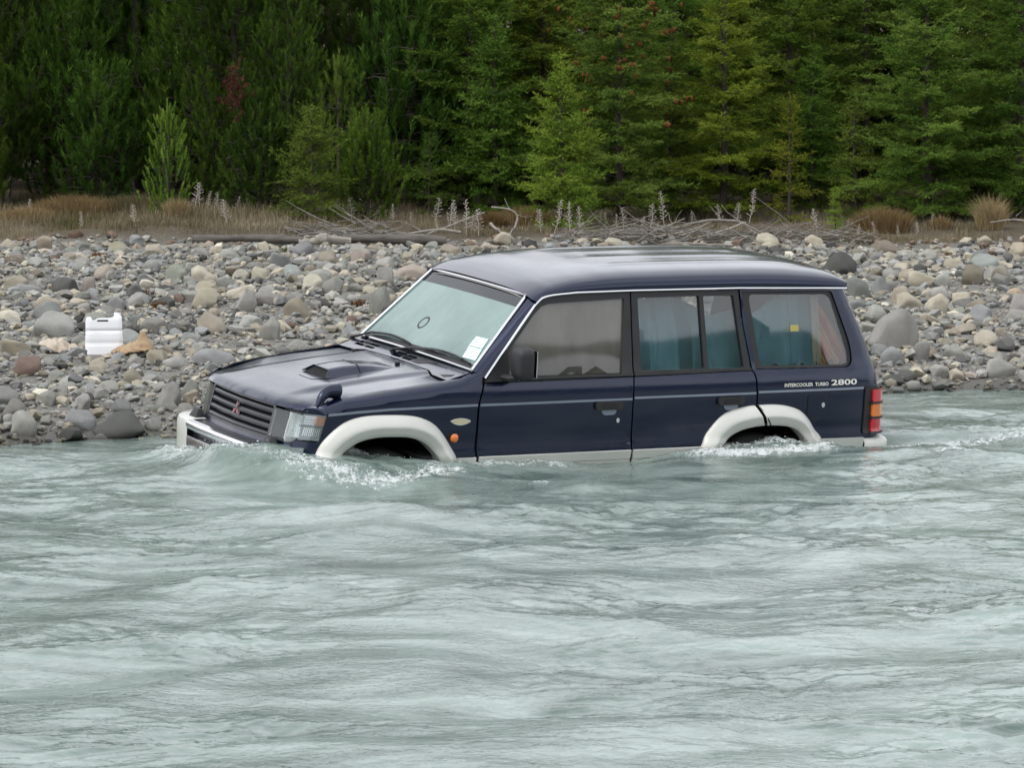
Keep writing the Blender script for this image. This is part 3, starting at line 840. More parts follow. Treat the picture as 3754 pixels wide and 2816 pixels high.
# ---- roof
def zg(x): return float(np.interp(x, [1.02, 1.076, 1.148, 1.352, 1.78, 2.57, 3.4, 3.5], [1.535, 1.583, 1.616, 1.633, 1.638, 1.638, 1.622, 1.60]))
def zc(x): return float(np.interp(x, [.98, 1.02, 1.06, 1.155, 1.26, 1.4, 1.6, 1.8, 2.2, 2.75, 3.0, 3.2, 3.34, 3.42, 3.47], [1.628, 1.638, 1.655, 1.692, 1.718, 1.743, 1.764, 1.774, 1.779, 1.778, 1.769, 1.752, 1.733, 1.705, 1.66]))
def roof_fn(x, q):
    yg = hw(x, zg(x)) + .004; n = 3.1
    a = max(-1, min(1, q)) * math.pi / 2
    sy = math.copysign(abs(math.sin(a)) ** (2 / n), a); cz = abs(math.cos(a)) ** (2 / n)
    y = yg * sy
    rib = 0
    if 1.55 < x < 3.3:
        f = sstep(1.6, 1.85, x) * (1 - sstep(3.05, 3.25, x))
        for yc in (-.40, -.135, .135, .40): rib += .006 * math.exp(-((y - yc) / .030) ** 2) * f
    return Vector((x, y, zg(x) + (zc(x) - zg(x)) * cz + rib))
rows = []
for i in range(61):
    u = i / 60
    r = []
    for k in range(73):
        q = -1 + 2 * k / 72
        # header bows forward in the middle, tail edge bows back
        yq = abs(q)
        x0 = 1.046 - .022 * (1 - yq ** 2.5) + max(0, yq - .8) * .10
        x1 = 3.40 + .045 * (1 - yq ** 3)
        r.append(roof_fn(x0 + (x1 - x0) * u, q))
    rows.append(r)
roof = loft('roof', rows, M_PAINT, suv, 60)
rows2 = [[Vector((v.x, v.y * .985, v.z - .03)) for v in r[2:-2:4]] for r in rows[::4]]
loft('headliner', rows2, M_GREY, roof, 60)
# rain gutters: bright strip along the roof edge and down the screen pillar
for s in (-1, 1):
    dr = smooth_line(DRIP[:6], 24)
    pts = [Vector((x, s * (hw(x, z) + .008), z)) for x, z in dr] + [Vector((x, s * (hw(x, zg(x)) + .009), zg(x))) for x in (1.5, 1.78, 2.2, 2.57, 3.0, 3.40)]
    m = MB(); m.tube(pts, .0075, 6); m.build('gutter_strip', M_CHROME, roof)

# ---- screen pillars
WB_C = Vector((.6065, .757, 1.1653)); WT_C = Vector((1.0515, .6260, 1.6090))
for s in (-1, 1):
    rows = []
    for i in range(15):
        u = i / 14
        a = WB_C.lerp(WT_C, u); a = Vector((a.x, s * a.y, a.z))
        d = smooth_line(DRIP[:5], 20)[int(round(u * 17))]
        b_ = Vector((d[0], s * hw(d[0], d[1]), d[1]))
        r = []
        for k in range(6):
            w = k / 5; p = a.lerp(b_, w); p += Vector((-.3, s * .8, .35)).normalized() * .012 * math.sin(w * math.pi)
            r.append(p)
        rows.append(r)
    loft('screen_pillar', rows, M_PAINT, suv, 60)

# ---- windscreen
WL = (WT_C - WB_C); WLEN = Vector((WL.x, 0, WL.z)).length
def ws_fn(off=0.0):
    nrm = Vector((-WL.z, 0, WL.x)).normalized()
    def f(y, v):
        p = Vector((WB_C.x, y, WB_C.z)) + Vector((WL.x, 0, WL.z)) * (v / WLEN)
        return p + nrm * (off + .018 * (1 - (y / .75) ** 2) * (.55 + .45 * math.cos((v / WLEN - .5) * 2)))
    return f
def wsw(v): return .757 + (.626 - .757) * v / WLEN
wind = skin('windscreen', [(-wsw(.0), 0), (wsw(0), 0), (wsw(.525), .525), (-wsw(.525), .525)], ws_fn(-.004), M_WIND, suv, (-1, 0, .6), .004, .08)
skin('sun_band', [(-wsw(.523), .5255), (wsw(.523), .5255), (wsw(.62), .62), (-wsw(.62), .62)], ws_fn(-.004), M_TINT, wind, (-1, 0, .6), .004, .08)
skin('lower_border', [(-.745, .004), (.745, .004), (.735, .03), (0, .045), (-.735, .042)], ws_fn(.0012), M_BLACK, wind, (-1, 0, .6), .003, .08)
f = ws_fn(.006)
cor = [(-wsw(0), 0), (wsw(0), 0), (wsw(WLEN - .006), WLEN - .006), (-wsw(WLEN - .006), WLEN - .006)]
for i in range(4):
    a, b = cor[i], cor[(i + 1) % 4]; pts = [f(a[0] + (b[0] - a[0]) * k / 12, a[1] + (b[1] - a[1]) * k / 12) for k in range(13)]
    MB().tube(pts, .0085, 6).build('screen_trim', M_CHROME, wind)
# paper stickers low on the near side, seen through the glass
t = NT('sticker_paper'); co = t.obj_co(); nz = t.noise(30, 3, .6, co); vz = t.n('TexVoronoi', Vector=co, Scale=22.0)
c = t.mix(t.math('MULTIPLY_ADD', nz, 8, -4.6, clamp=True), (.62, .80, .76), (.20, .42, .68))
c = t.mix(t.math('MULTIPLY_ADD', t.noise(110, 2, .5, co), 9, -5.4, clamp=True), c, (.30, .42, .45))
M_STICK = t.done(t.pbsdf(Base_Color=c, Roughness=.6))
skin('sticker', [(-.51, .160), (-.665, .168), (-.645, .243), (-.505, .236)][::-1], ws_fn(.0016), M_STICK, wind, (-1, 0, .6), .002, .05)
skin('sticker', [(-.548, .066), (-.700, .073), (-.668, .163), (-.515, .156)][::-1], ws_fn(.0014), M_STICK, wind, (-1, 0, .6), .002, .05)
# wipers
f = ws_fn(.028); f2 = ws_fn(.012)
for y0, v0, ym, vm, y1, b0, b1 in ((.795, -.045, .60, .030, .37, .62, .085), (.197, -.05, -.05, .012, -.36, -.10, -.70)):
    wp = MB().tube([f(y0, v0), f(y0 - .06, v0 + .02), f(ym, vm), f(y1, .05)], [.014, .012, .010, .006], 6, flat=.7).build('wiper', M_BLACK, suv)
    MB().tube([f2(y0, v0 - .01), f(y0, v0 + .004)], [.02, .018], 8).build('pivot', M_BLACK, wp)
    bl = MB(); bl.tube([f2(b0 + (b1 - b0) * k / 8, .035 + .022 * math.sin(k / 8 * math.pi)) for k in range(9)], .007, 6); bl.build('blade', M_RUBBER, wp)
    br = MB(); br.tube([f(b0 + (b1 - b0) * k / 6, .035 + .022 * math.sin(k / 6 * math.pi)) - Vector((0, 0, .006)) for k in range(1, 6)], .006, 5); br.build('blade_bridge', M_BLACK, wp)

# ---- cowl between bonnet and screen, with air slots
def cowl_fn(x, y):
    xb = float(np.interp(abs(y), [0, .44, .54, .757], [.480, .474, .444, .60])); 
    return Vector((x, y, 1.117 + (x - .47) * (1.158 - 1.117) / .137 + .008 * (1 - (y / .757) ** 2)))
co_out = [(.440, -.742), (.442, -.62), (.444, -.54), (.476, -.44), (.484, 0), (.476, .44), (.444, .54), (.442, .62), (.440, .742), (.52, .750), (.60, .755), (.585, .4), (.578, 0), (.585, -.4), (.60, -.755), (.52, -.750)]
slots = []
for y0 in (.655, .515, .135, -.005):
    for (xa, xb) in ((.500, .527), (.538, .565)):
        slots.append([(xa, y0), (xa, y0 - .125), (xb, y0 - .125), (xb, y0)])
cw = skin('cowl', co_out, cowl_fn, M_PAINT, suv, (0, 0, 1), .008, .05, holes=slots)
MB().box((.53, 0, 1.105), (.10, 1.36, .006), Euler((0, -.29, 0)).to_matrix()).build('plenum', M_DARK, cw)
skin('cowl_grille_end', [(.500, -.145), (.565, -.15), (.572, -.37), (.50, -.24)], lambda x, y: cowl_fn(x, y) + Vector((0, 0, .002)), M_BLACK, cw, (0, 0, 1), .003, .05)
skin('cowl_corner_panel', [(.47, -.60), (.50, -.66), (.515, -.70), (.49, -.70), (.46, -.66)], lambda x, y: cowl_fn(x, y) + Vector((0, 0, .002)), M_BLACK, cw, (0, 0, 1), .003, .05)

# ---- front end
def front_fn(off=0.0):
    def f(y, z): return Vector((xf(y) + (z - .83) * .25 - off, y, z))
    return f
skin('front_panel', [(-.72, .745), (-.72, .60), (.72, .60), (.72, .745), (.47, .735), (.45, .733), (-.45, .733), (-.47, .735)], front_fn(.004), M_PAINT, suv, (-1, 0, 0), .012, .05)
gr = skin('grille', rounded([(-.435, .742), (.435, .742), (.430, .938), (-.430, .938)], .012), front_fn(-.045), M_DARK, suv, (-1, 0, 0), .01, .06)
gr['label'] = 'black slatted grille with a red emblem'
GO = rounded([(-.452, .732), (.452, .732), (.446, .946), (-.446, .946)], .014); GI = rounded([(-.428, .748), (.428, .748), (.424, .930), (-.424, .930)], .012)
skin('grille_surround', GO, front_fn(.004), M_GRILLE, gr, (-1, 0, 0), .05, .06, holes=[GI])
for zz in (.900, .851, .804, .757):
    rows = []
    for k in range(17):
        y = -.424 + .848 * k / 16
        b_ = front_fn(0)(y, zz)
        rows.append([b_ + Vector((dx, 0, dz)) for dx, dz in ((-.002, -.014), (-.004, .000), (.004, .013), (.03, .017), (.03, -.010), (-.002, -.014))])
    loft('slat', rows, M_GRILLE, gr, 30)
em = MB(); EA = .031; cz_ = .846
for dgr in (90, 210, 330):
    q = [(0, 0)] + [(EA * r * math.cos(math.radians(dgr + o)), EA * r * math.sin(math.radians(dgr + o))) for o, r in ((-30, 1), (0, 1.732), (30, 1))]
    v = [front_fn(.012)(y, cz_ + z) for y, z in q] + [front_fn(.002)(y, cz_ + z) for y, z in q]
    em.add(v, [(0, 1, 2, 3), (7, 6, 5, 4)] + [(i, (i + 1) % 4, 4 + (i + 1) % 4, 4 + i) for i in range(4)])
eo = em.build('emblem', M_EMBLEM, gr, 30)
eo.data.materials.append(M_CHROME)
for p in eo.data.polygons:
    if abs(p.normal.x) < .6: p.material_index = 1
# corner lamp surface: runs round the corner
PLAN = [(-.535, .655), (-.500, .70), (-.465, .742), (-.432, .775), (-.405, .795), (-.38, .803)]
def corner_fn(s, off=0.0):
    L = [0]
    for a, b in zip(PLAN[:-1], PLAN[1:]): L.append(L[-1] + math.hypot(b[0] - a[0], b[1] - a[1]))
    def f(u, z):
        x = float(np.interp(u, L, [p[0] for p in PLAN])); y = float(np.interp(u, L, [p[1] for p in PLAN]))
        d = Vector((-.7, .7, 0)).normalized()
        return Vector((x + (z - .83) * .28 * (1 - u / L[-1] * .2), s * y, z)) + Vector((d.x * off, s * d.y * off, 0))
    return f
for s in (-1, 1):
    HL = rounded([(s * .452, .742), (s * .446, .926), (s * .664, .917), (s * .668, .765), (s * .632, .738)], [.015, .02, .02, .015, .015])
    hl = skin('headlight', HL, front_fn(-.055), M_GRILLE, suv, (-1, 0, 0), .01, .04)
    skin('reflector', rounded([(s * .545, .758), (s * .535, .905), (s * .655, .900), (s * .655, .772)], .02), lambda y, z, s=s: front_fn(-.03 - .02 * math.cos((z - .83) * 16) )(y, z), M_REFL, hl, (-1, 0, 0), .006, .02)
    skin('inner_reflector', rounded([(s * .468, .758), (s * .463, .912), (s * .525, .908), (s * .535, .758)], .015), front_fn(-.030), plain('lamp_inner', (.30, .33, .33), .35, coat=.5), hl, (-1, 0, 0), .006, .03)
    skin('lens', HL, front_fn(.006), M_LENS, hl, (-1, 0, 0), .003, .05)
    CLo = rounded([(.018, .764), (.006, .914), (.195, .924), (.178, .764)], .012)
    cl = skin('corner_lamp', CLo, corner_fn(s, -.03), M_TRIM, suv, (-.7, s * .7, 0), .008, .03)
    skin('amber_bulb', rounded([(.100, .858), (.098, .908), (.178, .912), (.170, .856)], .02), corner_fn(s, -.012), M_ORANGE, cl, (-.7, s * .7, 0), .01, .02)
    for zz in (.862, .876, .890, .902):
        skin('lamp_rib', rect(.03, .10, zz - .003, zz + .003), corner_fn(s, -.010), M_CHROME, cl, (-.7, s * .7, 0), .01, .05)
    for k in range(9):
        uu = .045 + k * .0125
        skin('lamp_flute', rect(uu - .0035, uu + .0035, .786, .838), corner_fn(s, -.014), M_CHROME, cl, (-.7, s * .7, 0), .01, .06)
    skin('lamp_divider', rect(.012, .182, .845, .851), corner_fn(s, .003), M_BLACK, cl, (-.7, s * .7, 0), .02, .05)
    skin('lamp_glass', CLo, corner_fn(s, .006), M_LENS, cl, (-.7, s * .7, 0), .003, .04)
    skin('corner_skirt', [(-.02, .755), (.19, .757), (.175, .60), (-.02, .60)], corner_fn(s, .002), M_PAINT, suv, (-.7, s * .7, 0), .01, .04)
    rows = []
    for k in range(13):
        u = k / 12; lo = corner_fn(s, .008)(-.0 + .20 * u, .924 + .004 * u); xx = -.497 + .099 * u
        hi = Vector((xx + .004, s * (hood_edge_y(xx) - .012 + .018 * u), hood_z(xx + .004, hood_edge_y(xx), False) + .004))
        r = []
        for w in (0, .25, .5, .75, 1):
            p = lo.lerp(hi, w); p += Vector((-.35, s * .55, .75)).normalized() * .020 * math.sin(w * math.pi); r.append(p)
        rows.append(r)
    loft('wing_nose', rows, M_PAINT, suv, 60)
# front bumper: silver ends, chrome bar, black centre
def xb(y): return float(np.interp(abs(y), [0, .3, .5, .62, .72, .78, .80], [-.775, -.770, -.757, -.738, -.705, -.665, -.61]))
def bumper_piece(name, y0, y1, prof, mat, parent, n=16):
    rows = []
    for k in range(n + 1):
        y = y0 + (y1 - y0) * k / n
        d = Vector((-1, (y / .8) ** 3 * .9, 0)).normalized(); b_ = Vector((xb(y), y, 0))
        rows.append([b_ + d * o + Vector((0, 0, z)) for o, z in prof])
    return loft(name, rows, mat, parent, 40)
fb = bumper_piece('front_bumper', -.46, .46, [(-.14, .708), (-.05, .706), (-.045, .60), (-.045, .42)], M_GRILLE, suv)
for s in (-1, 1):
    dz = -.022 if s < 0 else 0
    e = bumper_piece('bumper_end', s * .585, s * .80, [(-.14, .706 + dz), (-.03, .703 + dz), (-.008, .692 + dz), (0, .668), (0, .60), (-.002, .50), (-.02, .43)], M_SILVER, fb)
    e2 = bumper_piece('bumper_end', s * .44, s * .578, [(-.14, .712 + dz), (-.03, .710 + dz), (-.006, .700 + dz), (.002, .672), (.002, .60), (0, .50), (-.02, .43)], M_SILVER, fb)
    m = MB(); y = s * .53
    P8 = [(-.69, y - .055, .708), (-.69, y + .055, .708), (-.62, y + .055, .712), (-.62, y - .055, .712), (-.665, y - .03, .762), (-.665, y + .03, .762), (-.635, y + .035, .765), (-.635, y - .035, .765)]
    m.add(P8, [(0, 1, 2, 3), (4, 7, 6, 5), (0, 4, 5, 1), (1, 5, 6, 2), (2, 6, 7, 3), (3, 7, 4, 0)])
    m.build('bumper_guard', M_BLACK, fb, bevel=.006)
for s in (-1, 1):
    dz = -.022 if s < 0 else 0
    prof = [(-.05, .706 + dz), (-.012, .703 + dz), (-.003, .690 + dz), (0, .666 + dz), (0, .60), (-.002, .50), (-.02, .43)]
    loft('bumper_return', [[Vector((x, s * (yy + o), z)) for o, z in prof] for x, yy in ((-.612, .800), (-.57, .818), (-.52, .826), (-.45, .828))], M_SILVER, fb, 40)
bumper_piece('chrome_bar', -.435, .435, [(-.03, .712), (.006, .708), (.014, .690), (.012, .665), (.0, .652), (-.03, .650)], M_CHROME, fb)
bumper_piece('lower_bar', -.435, .435, [(-.03, .612), (.002, .610), (.006, .59), (.004, .46)], M_CHROME, fb)
# near-wing mirror on its curved stalk
pth = smooth_line([(-.432, -.725, .945), (-.425, -.722, .985), (-.405, -.715, 1.025), (-.372, -.705, 1.050), (-.335, -.698, 1.058), (-.300, -.692, 1.056), (-.285, -.690, 1.054)], 22)
rad = list(np.interp(np.linspace(0, 1, 23), [0, .2, .45, .7, .93, 1], [.024, .026, .034, .046, .054, .050]))
wm = MB().tube(pth, [float(r) for r in rad], 14).build('wing_mirror', M_PAINT, suv, 50)
MB().tube([(-.286, -.690, 1.054), (-.281, -.689, 1.054)], .038, 14).build('mirror_glass', M_CHROME, wm)
MB().tube([(-.43, -.73, .95), (-.36, -.715, 1.0)], [.022, .010], 8, flat=.6).build('bracket', M_PAINT, wm)
# door mirrors
for s in (-1, 1):
    vv = ICO3[0]; pw = np.sign(vv) * np.abs(vv) ** .42; pw = pw / np.abs(pw).max()
    tap = 1 - .10 * (pw[:, :1] < 0) * np.abs(pw[:, :1])
    fy = .945 if s < 0 else .90
    pv = np.concatenate([(.855 if s < 0 else .92) + pw[:, :1] * .058 - .012 * pw[:, 1:2], s * (fy + pw[:, 1:2] * .092 * tap), 1.232 + pw[:, 2:3] * .103 * tap], 1)
    me = mesh_np('door_mirror', pv, ICO3[1] if s > 0 else ICO3[1][:, ::-1])
    dm = obj('door_mirror', me, M_BLACK, suv)
    MB().box((.918 if s < 0 else .983, s * fy, 1.232), (.004, .15, .165)).build('mirror_glass', M_CHROME, dm)
    MB().tube([(.80, s * .79, 1.125), (.83, s * .86, 1.125), (.855, s * .90, 1.14)], [.022, .026, .028], 8).build('mirror_arm', M_BLACK, dm)
# ---- cabin
inn = MB()
inn.box((1.9, 0, .62), (3.2, 1.5, .03)); inn.build('cabin_floor', M_SEAT, suv)
ds = MB(); ds.add([(.62, -.74, 1.11), (.62, .74, 1.11), (.86, .74, 1.13), (.86, -.74, 1.13), (.95, -.74, 1.0), (.95, .74, 1.0), (.95, .74, .7), (.95, -.74, .7)], [(0, 1, 2, 3), (3, 2, 5, 4), (4, 5, 6, 7)])
dash = ds.build('dashboard', M_SEAT, suv)
rg = MB(); rg.tube([(1.02 + .19 * .45 * math.sin(a), .37 + .19 * math.cos(a), 1.10 + .19 * .9 * math.sin(a)) for a in np.linspace(0, 2 * math.pi, 25)], .013, 6, cap=False); rg.build('steering_wheel', M_BLACK, dash)
for x, y in ((1.45, -.37), (1.45, .37), (2.35, -.37), (2.35, .37)):
    se = MB().box((x, y, .84), (.5, .52, .16)).build('seat', M_SEAT, suv, bevel=.04)
    MB().box((x + .27, y, 1.10), (.13, .50, .56), Euler((0, .18, 0)).to_matrix()).build('backrest', M_SEAT, se, bevel=.04)
    MB().box((x + .35, y, 1.45), (.09, .26, .16), Euler((0, .18, 0)).to_matrix()).build('headrest', M_SEAT, se, bevel=.03)
f = ws_fn(-.012)
MB().tube([f(.177 + .045 * math.cos(a), .219 + .045 * math.sin(a)) for a in np.linspace(0, 2 * math.pi, 21)], .011, 6, cap=False).build('suction_ring', M_BLACK, wind)
# ================================================================== stones of the bank
def stone_mat(name, use_attr):
    t = NT(name)
    geo = t.n('NewGeometry'); P = geo.outputs['Position']; sep = t.n('SeparateXYZ', Vector=P)
    if use_attr: col = t.n('Attribute', {'attribute_name': 'Col'}).outputs['Color']; rnd = None
    else:
        oi = t.n('ObjectInfo'); col = oi.outputs['Color']
    co = t.obj_co() if not use_attr else P
    if not use_attr:
        mp = t.n('Mapping', Vector=co); t.set(mp.inputs['Location'], t.n('CombineXYZ', X=t.math('MULTIPLY', oi.outputs['Random'], 40.0)).outputs[0]); co = mp.outputs[0]
    big = t.noise(9 if use_attr else 1.6, 5, .65, co, .4); spk = t.noise(150, 4, .75, P)
    v = t.math('ADD', t.math('MULTIPLY', big, .9), t.math('MULTIPLY', spk, .9))
    g = t.math('MULTIPLY_ADD', v, .95, .16)
    c = t.mix(1.0, col, t.n('CombineColor', Red=g, Green=g, Blue=g).outputs[0], 'MULTIPLY')
    if not use_attr:
        wv = t.noise(.9, 2, .4, co, 2.5)                      # pale quartz veins on some
        vein = t.math('MULTIPLY', t.math('LESS_THAN', t.math('ABSOLUTE', t.math('SUBTRACT', wv, .5)), .004), t.math('GREATER_THAN', oi.outputs['Random'], .93))
        c = t.mix(vein, c, (.55, .54, .5))
        lich = t.math('MULTIPLY_ADD', t.noise(3.4, 5, .7, co), 5, -3.2, clamp=True)
        c = t.mix(t.math('MULTIPLY', lich, .35), c, (.30, .30, .25))
    wet = t.math('MULTIPLY_ADD', sep.outputs['Z'], -16.0, 1.15, clamp=True)
    c = t.mix(wet, c, t.mix(1.0, c, (.34, .33, .30, 1), 'MULTIPLY'))
    b = t.pbsdf(Base_Color=c, Roughness=t.math('MULTIPLY_ADD', wet, -.5, .85), Specular_IOR_Level=.3, Normal=t.bump(t.math('ADD', big, t.math('MULTIPLY', spk, .6)), .8, .018))
    return t.done(b)
M_STONE = stone_mat('river_stone', False); M_SHINGLE = stone_mat('river_shingle', True)

PAL = dict(g=(.262, .257, .236), t=(.335, .302, .238), c=(.46, .43, .35), b=(.22, .19, .15), d=(.080, .080, .074), u=(.222, .228, .224), p=(.31, .265, .23), n=(.21, .215, .18), r=(.15, .105, .086), s=(.16, .16, .15), o=(.33, .26, .185))
CNAME = dict(g='grey', t='tan', c='cream', b='brown', d='dark grey', u='blue-grey', p='pinkish', n='greenish', r='rusty red', s='speckled grey', o='orange')
SNAME = dict(round='rounded', block='blocky', slab='flat', wedge='wedge-shaped', egg='egg-shaped', lump='knobbly')

ICO = {k: ico(k) for k in (1, 2, 3)}

def shape_stone(v, kind, rng):
    """pebble from a sphere: worn flat faces, then a little lumpiness"""
    p = v.copy()
    npl, lo, hi = dict(round=(12, .58, .86), block=(12, .49, .75), slab=(11, .52, .80), wedge=(9, .42, .78), egg=(8, .66, .92), lump=(10, .48, .85))[kind]
    for _ in range(npl):
        n = rng.normal(size=3); n /= np.linalg.norm(n); d = rng.uniform(lo, hi)
        ex = np.maximum(0, p @ n - d); p = p - .97 * ex[:, None] * n
    f = .05 if kind != 'lump' else .13
    for k in range(3):
        w = rng.normal(size=3) * (1.3 + 1.2 * k); p = p * (1 + f / (k + 1) * np.sin(p @ w + rng.uniform(0, 6)))[:, None]
    p -= (p.max(0) + p.min(0)) / 2
    p /= np.abs(p).max(0)
    return p

STONE_MESH = {}
for kind in SNAME:
    for k in range(6):
        rr = np.random.default_rng(100 + k * 7 + len(kind) * 31)
        STONE_MESH[kind, k] = mesh_np('stone', shape_stone(ICO[3][0], kind, rr) * .5, ICO[3][1], sharp=None)
        STONE_MESH[kind, k].materials.append(M_STONE)

def scr(X, Y, Z):
    """where a world point lands in the photograph's frame (0..2212, 0..1659), used only to choose which stones are in view"""
    q = Z - CAM_H; d = Y * math.cos(.1) - q * math.sin(.1); u = Y * math.sin(.1) + q * math.cos(.1)
    return 1106 + 8275.75 * X / d, 829.5 - 8275.75 * u / d
CARPOLY = [(425, 975), (440, 800), (775, 735), (935, 582), (1100, 545), (1620, 540), (1820, 610), (1880, 850), (1900, 975)]
KEEP_OFF = [(-3.06, 28.55, .22), (-3.40, 28.72, .17), (-2.85, 28.62, .16)]
ROCKS=[(-3.58,29.81,0.317,0.173,'g','round'),(-2.38,30.26,0.219,0.168,'t','block'),(-2.79,34.29,0.224,0.133,'c','egg'),(-1.77,31.40,0.228,0.152,'b','round'),(-1.87,29.54,0.164,0.150,'g','block'),(-2.61,25.23,0.354,0.134,'d','slab'),(-2.88,25.35,0.208,0.116,'u','wedge'),(-2.35,26.02,0.157,0.182,'g','lump'),(-3.66,34.48,0.200,0.117,'p','wedge'),(-3.69,33.35,0.121,0.145,'p','egg'),(-3.92,33.51,0.227,0.130,'d','slab'),(-3.01,34.26,0.190,0.149,'n','round'),(-2.21,31.76,0.161,0.177,'g','block'),(-2.84,30.21,0.234,0.102,'g','round'),(-3.69,29.97,0.304,0.072,'c','slab'),(-2.69,27.10,0.144,0.118,'t','round'),(-2.92,25.87,0.113,0.100,'g','round'),(-2.65,25.80,0.131,0.087,'u','block'),(-3.70,28.48,0.234,0.110,'t','lump'),(-3.01,27.76,0.134,0.087,'t','round'),(-2.21,28.13,0.326,0.102,'u','slab'),(-2.46,27.96,0.203,0.088,'g','slab'),(-3.22,25.11,0.176,0.146,'g','round'),(-2.91,25.09,0.164,0.079,'d','wedge'),(-1.29,30.76,0.097,0.074,'r','egg'),(-1.79,30.55,0.170,0.052,'r','slab'),(-1.13,34.01,0.173,0.164,'g','block'),(-1.09,31.72,0.207,0.215,'g','round'),(-1.56,33.28,0.185,0.145,'g','block'),(-1.75,33.62,0.171,0.122,'c','round'),(-1.99,34.69,0.159,0.151,'u','wedge'),(-0.93,34.97,0.296,0.127,'p','round'),(-0.59,37.48,0.222,0.100,'t','round'),(3.06,35.71,0.319,0.190,'d','block'),(3.03,33.42,0.186,0.182,'s','round'),(3.26,33.76,0.220,0.147,'u','lump'),(3.37,33.05,0.184,0.152,'t','wedge'),(3.58,32.23,0.195,0.164,'t','round'),(2.99,29.75,0.356,0.288,'g','lump'),(2.90,29.05,0.190,0.126,'u','round'),(3.13,29.17,0.134,0.148,'g','egg'),(3.69,28.75,0.236,0.125,'g','slab'),(4.19,34.79,0.202,0.168,'b','round'),(3.71,34.64,0.251,0.142,'t','slab'),(4.54,36.64,0.283,0.115,'u','slab'),(4.47,34.94,0.169,0.160,'t','wedge'),(4.44,33.75,0.139,0.098,'o','round'),(3.72,38.10,0.285,0.129,'b','wedge'),(3.04,31.78,0.192,0.138,'g','round'),(3.61,30.82,0.261,0.060,'t','slab'),(4.28,32.28,0.156,0.156,'g','round'),(2.94,32.36,0.180,0.086,'u','round'),(2.84,29.44,0.142,0.085,'u','lump'),(-2.72,34.24,0.124,0.083,'c','egg'),(-4.09,31.06,0.188,0.090,'c','round'),(-4.18,32.96,0.239,0.104,'u','slab'),(-3.15,32.22,0.179,0.093,'g','slab'),(-2.30,34.80,0.151,0.109,'t','egg'),(-1.74,35.33,0.154,0.094,'g','round'),(-2.47,34.79,0.143,0.092,'c','round'),(-2.72,32.46,0.188,0.086,'g','slab'),(-3.30,31.82,0.138,0.115,'u','wedge'),(-3.90,31.99,0.247,0.116,'t','lump'),(-3.34,25.52,0.160,0.105,'g','round'),(-3.17,25.91,0.138,0.094,'g','block'),(-2.39,25.38,0.110,0.074,'g','round'),(-2.20,25.65,0.124,0.105,'g','round'),(-2.23,26.39,0.115,0.128,'g','egg'),(-2.78,28.57,0.152,0.090,'u','slab'),(3.92,34.65,0.167,0.126,'g','round'),(3.90,33.20,0.176,0.104,'t','slab'),(3.92,31.92,0.177,0.123,'u','round'),(3.42,29.51,0.164,0.093,'g','round'),(3.75,30.16,0.182,0.109,'t','round'),(2.96,28.54,0.138,0.069,'d','slab'),(2.84,28.38,0.165,0.075,'d','wedge'),(3.22,28.71,0.139,0.076,'g','round'),(3.37,35.50,0.154,0.077,'b','slab'),(4.10,37.49,0.199,0.091,'g','round'),(4.21,36.48,0.176,0.088,'t','slab'),(3.68,36.22,0.158,0.079,'t','round')]
big = [(x, y, w, h, c, k) for x, y, w, h, c, k in ROCKS]
rng = np.random.default_rng(5)
tries = 0
while len(big) < 300 and tries < 60000:
    tries += 1
    Y = 25 + 13.8 * rng.random() ** 1.25; X = rng.uniform(-1, 1) * (.1345 * Y + .05)
    s_ = Y - shore_y(X)
    if s_ < -.12 or (Y > 38.2 and -3.7 < X < -.4): continue
    if perlin(np.array([X / 1.3]), np.array([Y / 1.6]), 77)[0] < -.28 and rng.random() < .8: continue
    w = .085 + .13 * rng.random() ** 2.4 + .0022 * (Y - 25)
    z = float(terrain(X, Y)); sx, sy = scr(X, Y, z + .03)
    if in_poly(sx, sy, CARPOLY) or not (5 < sx < 2207): continue
    if any((X - b[0]) ** 2 + ((Y - b[1]) * .8) ** 2 < (.50 * (w + b[2])) ** 2 for b in big): continue
    if any((X - a) ** 2 + (Y - b) ** 2 < (r + w * .5) ** 2 for a, b, r in KEEP_OFF): continue
    kind = rng.choice(['round', 'block', 'slab', 'wedge', 'egg', 'lump'], p=[.34, .22, .14, .12, .1, .08])
    c = rng.choice(list('gtcbdupnrs'), p=[.44, .23, .04, .03, .05, .15, .005, .015, .005, .035])
    big.append((X, Y, w, w * {'slab': .4, 'egg': .7, 'block': .75}.get(kind, .62) * rng.uniform(.85, 1.15), c, kind))
info = []
for i, (X, Y, w, h, c, k) in enumerate(big):
    z = float(terrain(X, Y, True)) if i >= len(ROCKS) else float(terrain(X, Y))
    kk = 'slab' if k == 'slab' else k
    o = bpy.data.objects.new('stone', STONE_MESH[kk, (i * 5 + 3) % 6 if i < len(ROCKS) else int(rng.integers(6))]); COL.objects.link(o)
    hh = h * (1.55 if i < len(ROCKS) else 1.25)
    o.scale = (w * 1.06, w * rng.uniform(.75, 1.0), hh)
    o.rotation_euler = (rng.normal() * .12, rng.normal() * .14, rng.uniform(-.5, .5) + math.pi * int(rng.integers(2)))
    o.location = (X, Y + (.12 * w if i < len(ROCKS) else 0), z + hh * .5 - hh * (.30 if i < len(ROCKS) else .24))
    col = np.array(PAL[c]) * rng.uniform(.78, 1.28) * (1 + rng.normal(size=3) * .012)
    o.color = (*np.clip(col, 0, 1), 1)
    sx, sy = scr(X, Y, z)
    info.append((o, X, Y, w, c, k, sx))

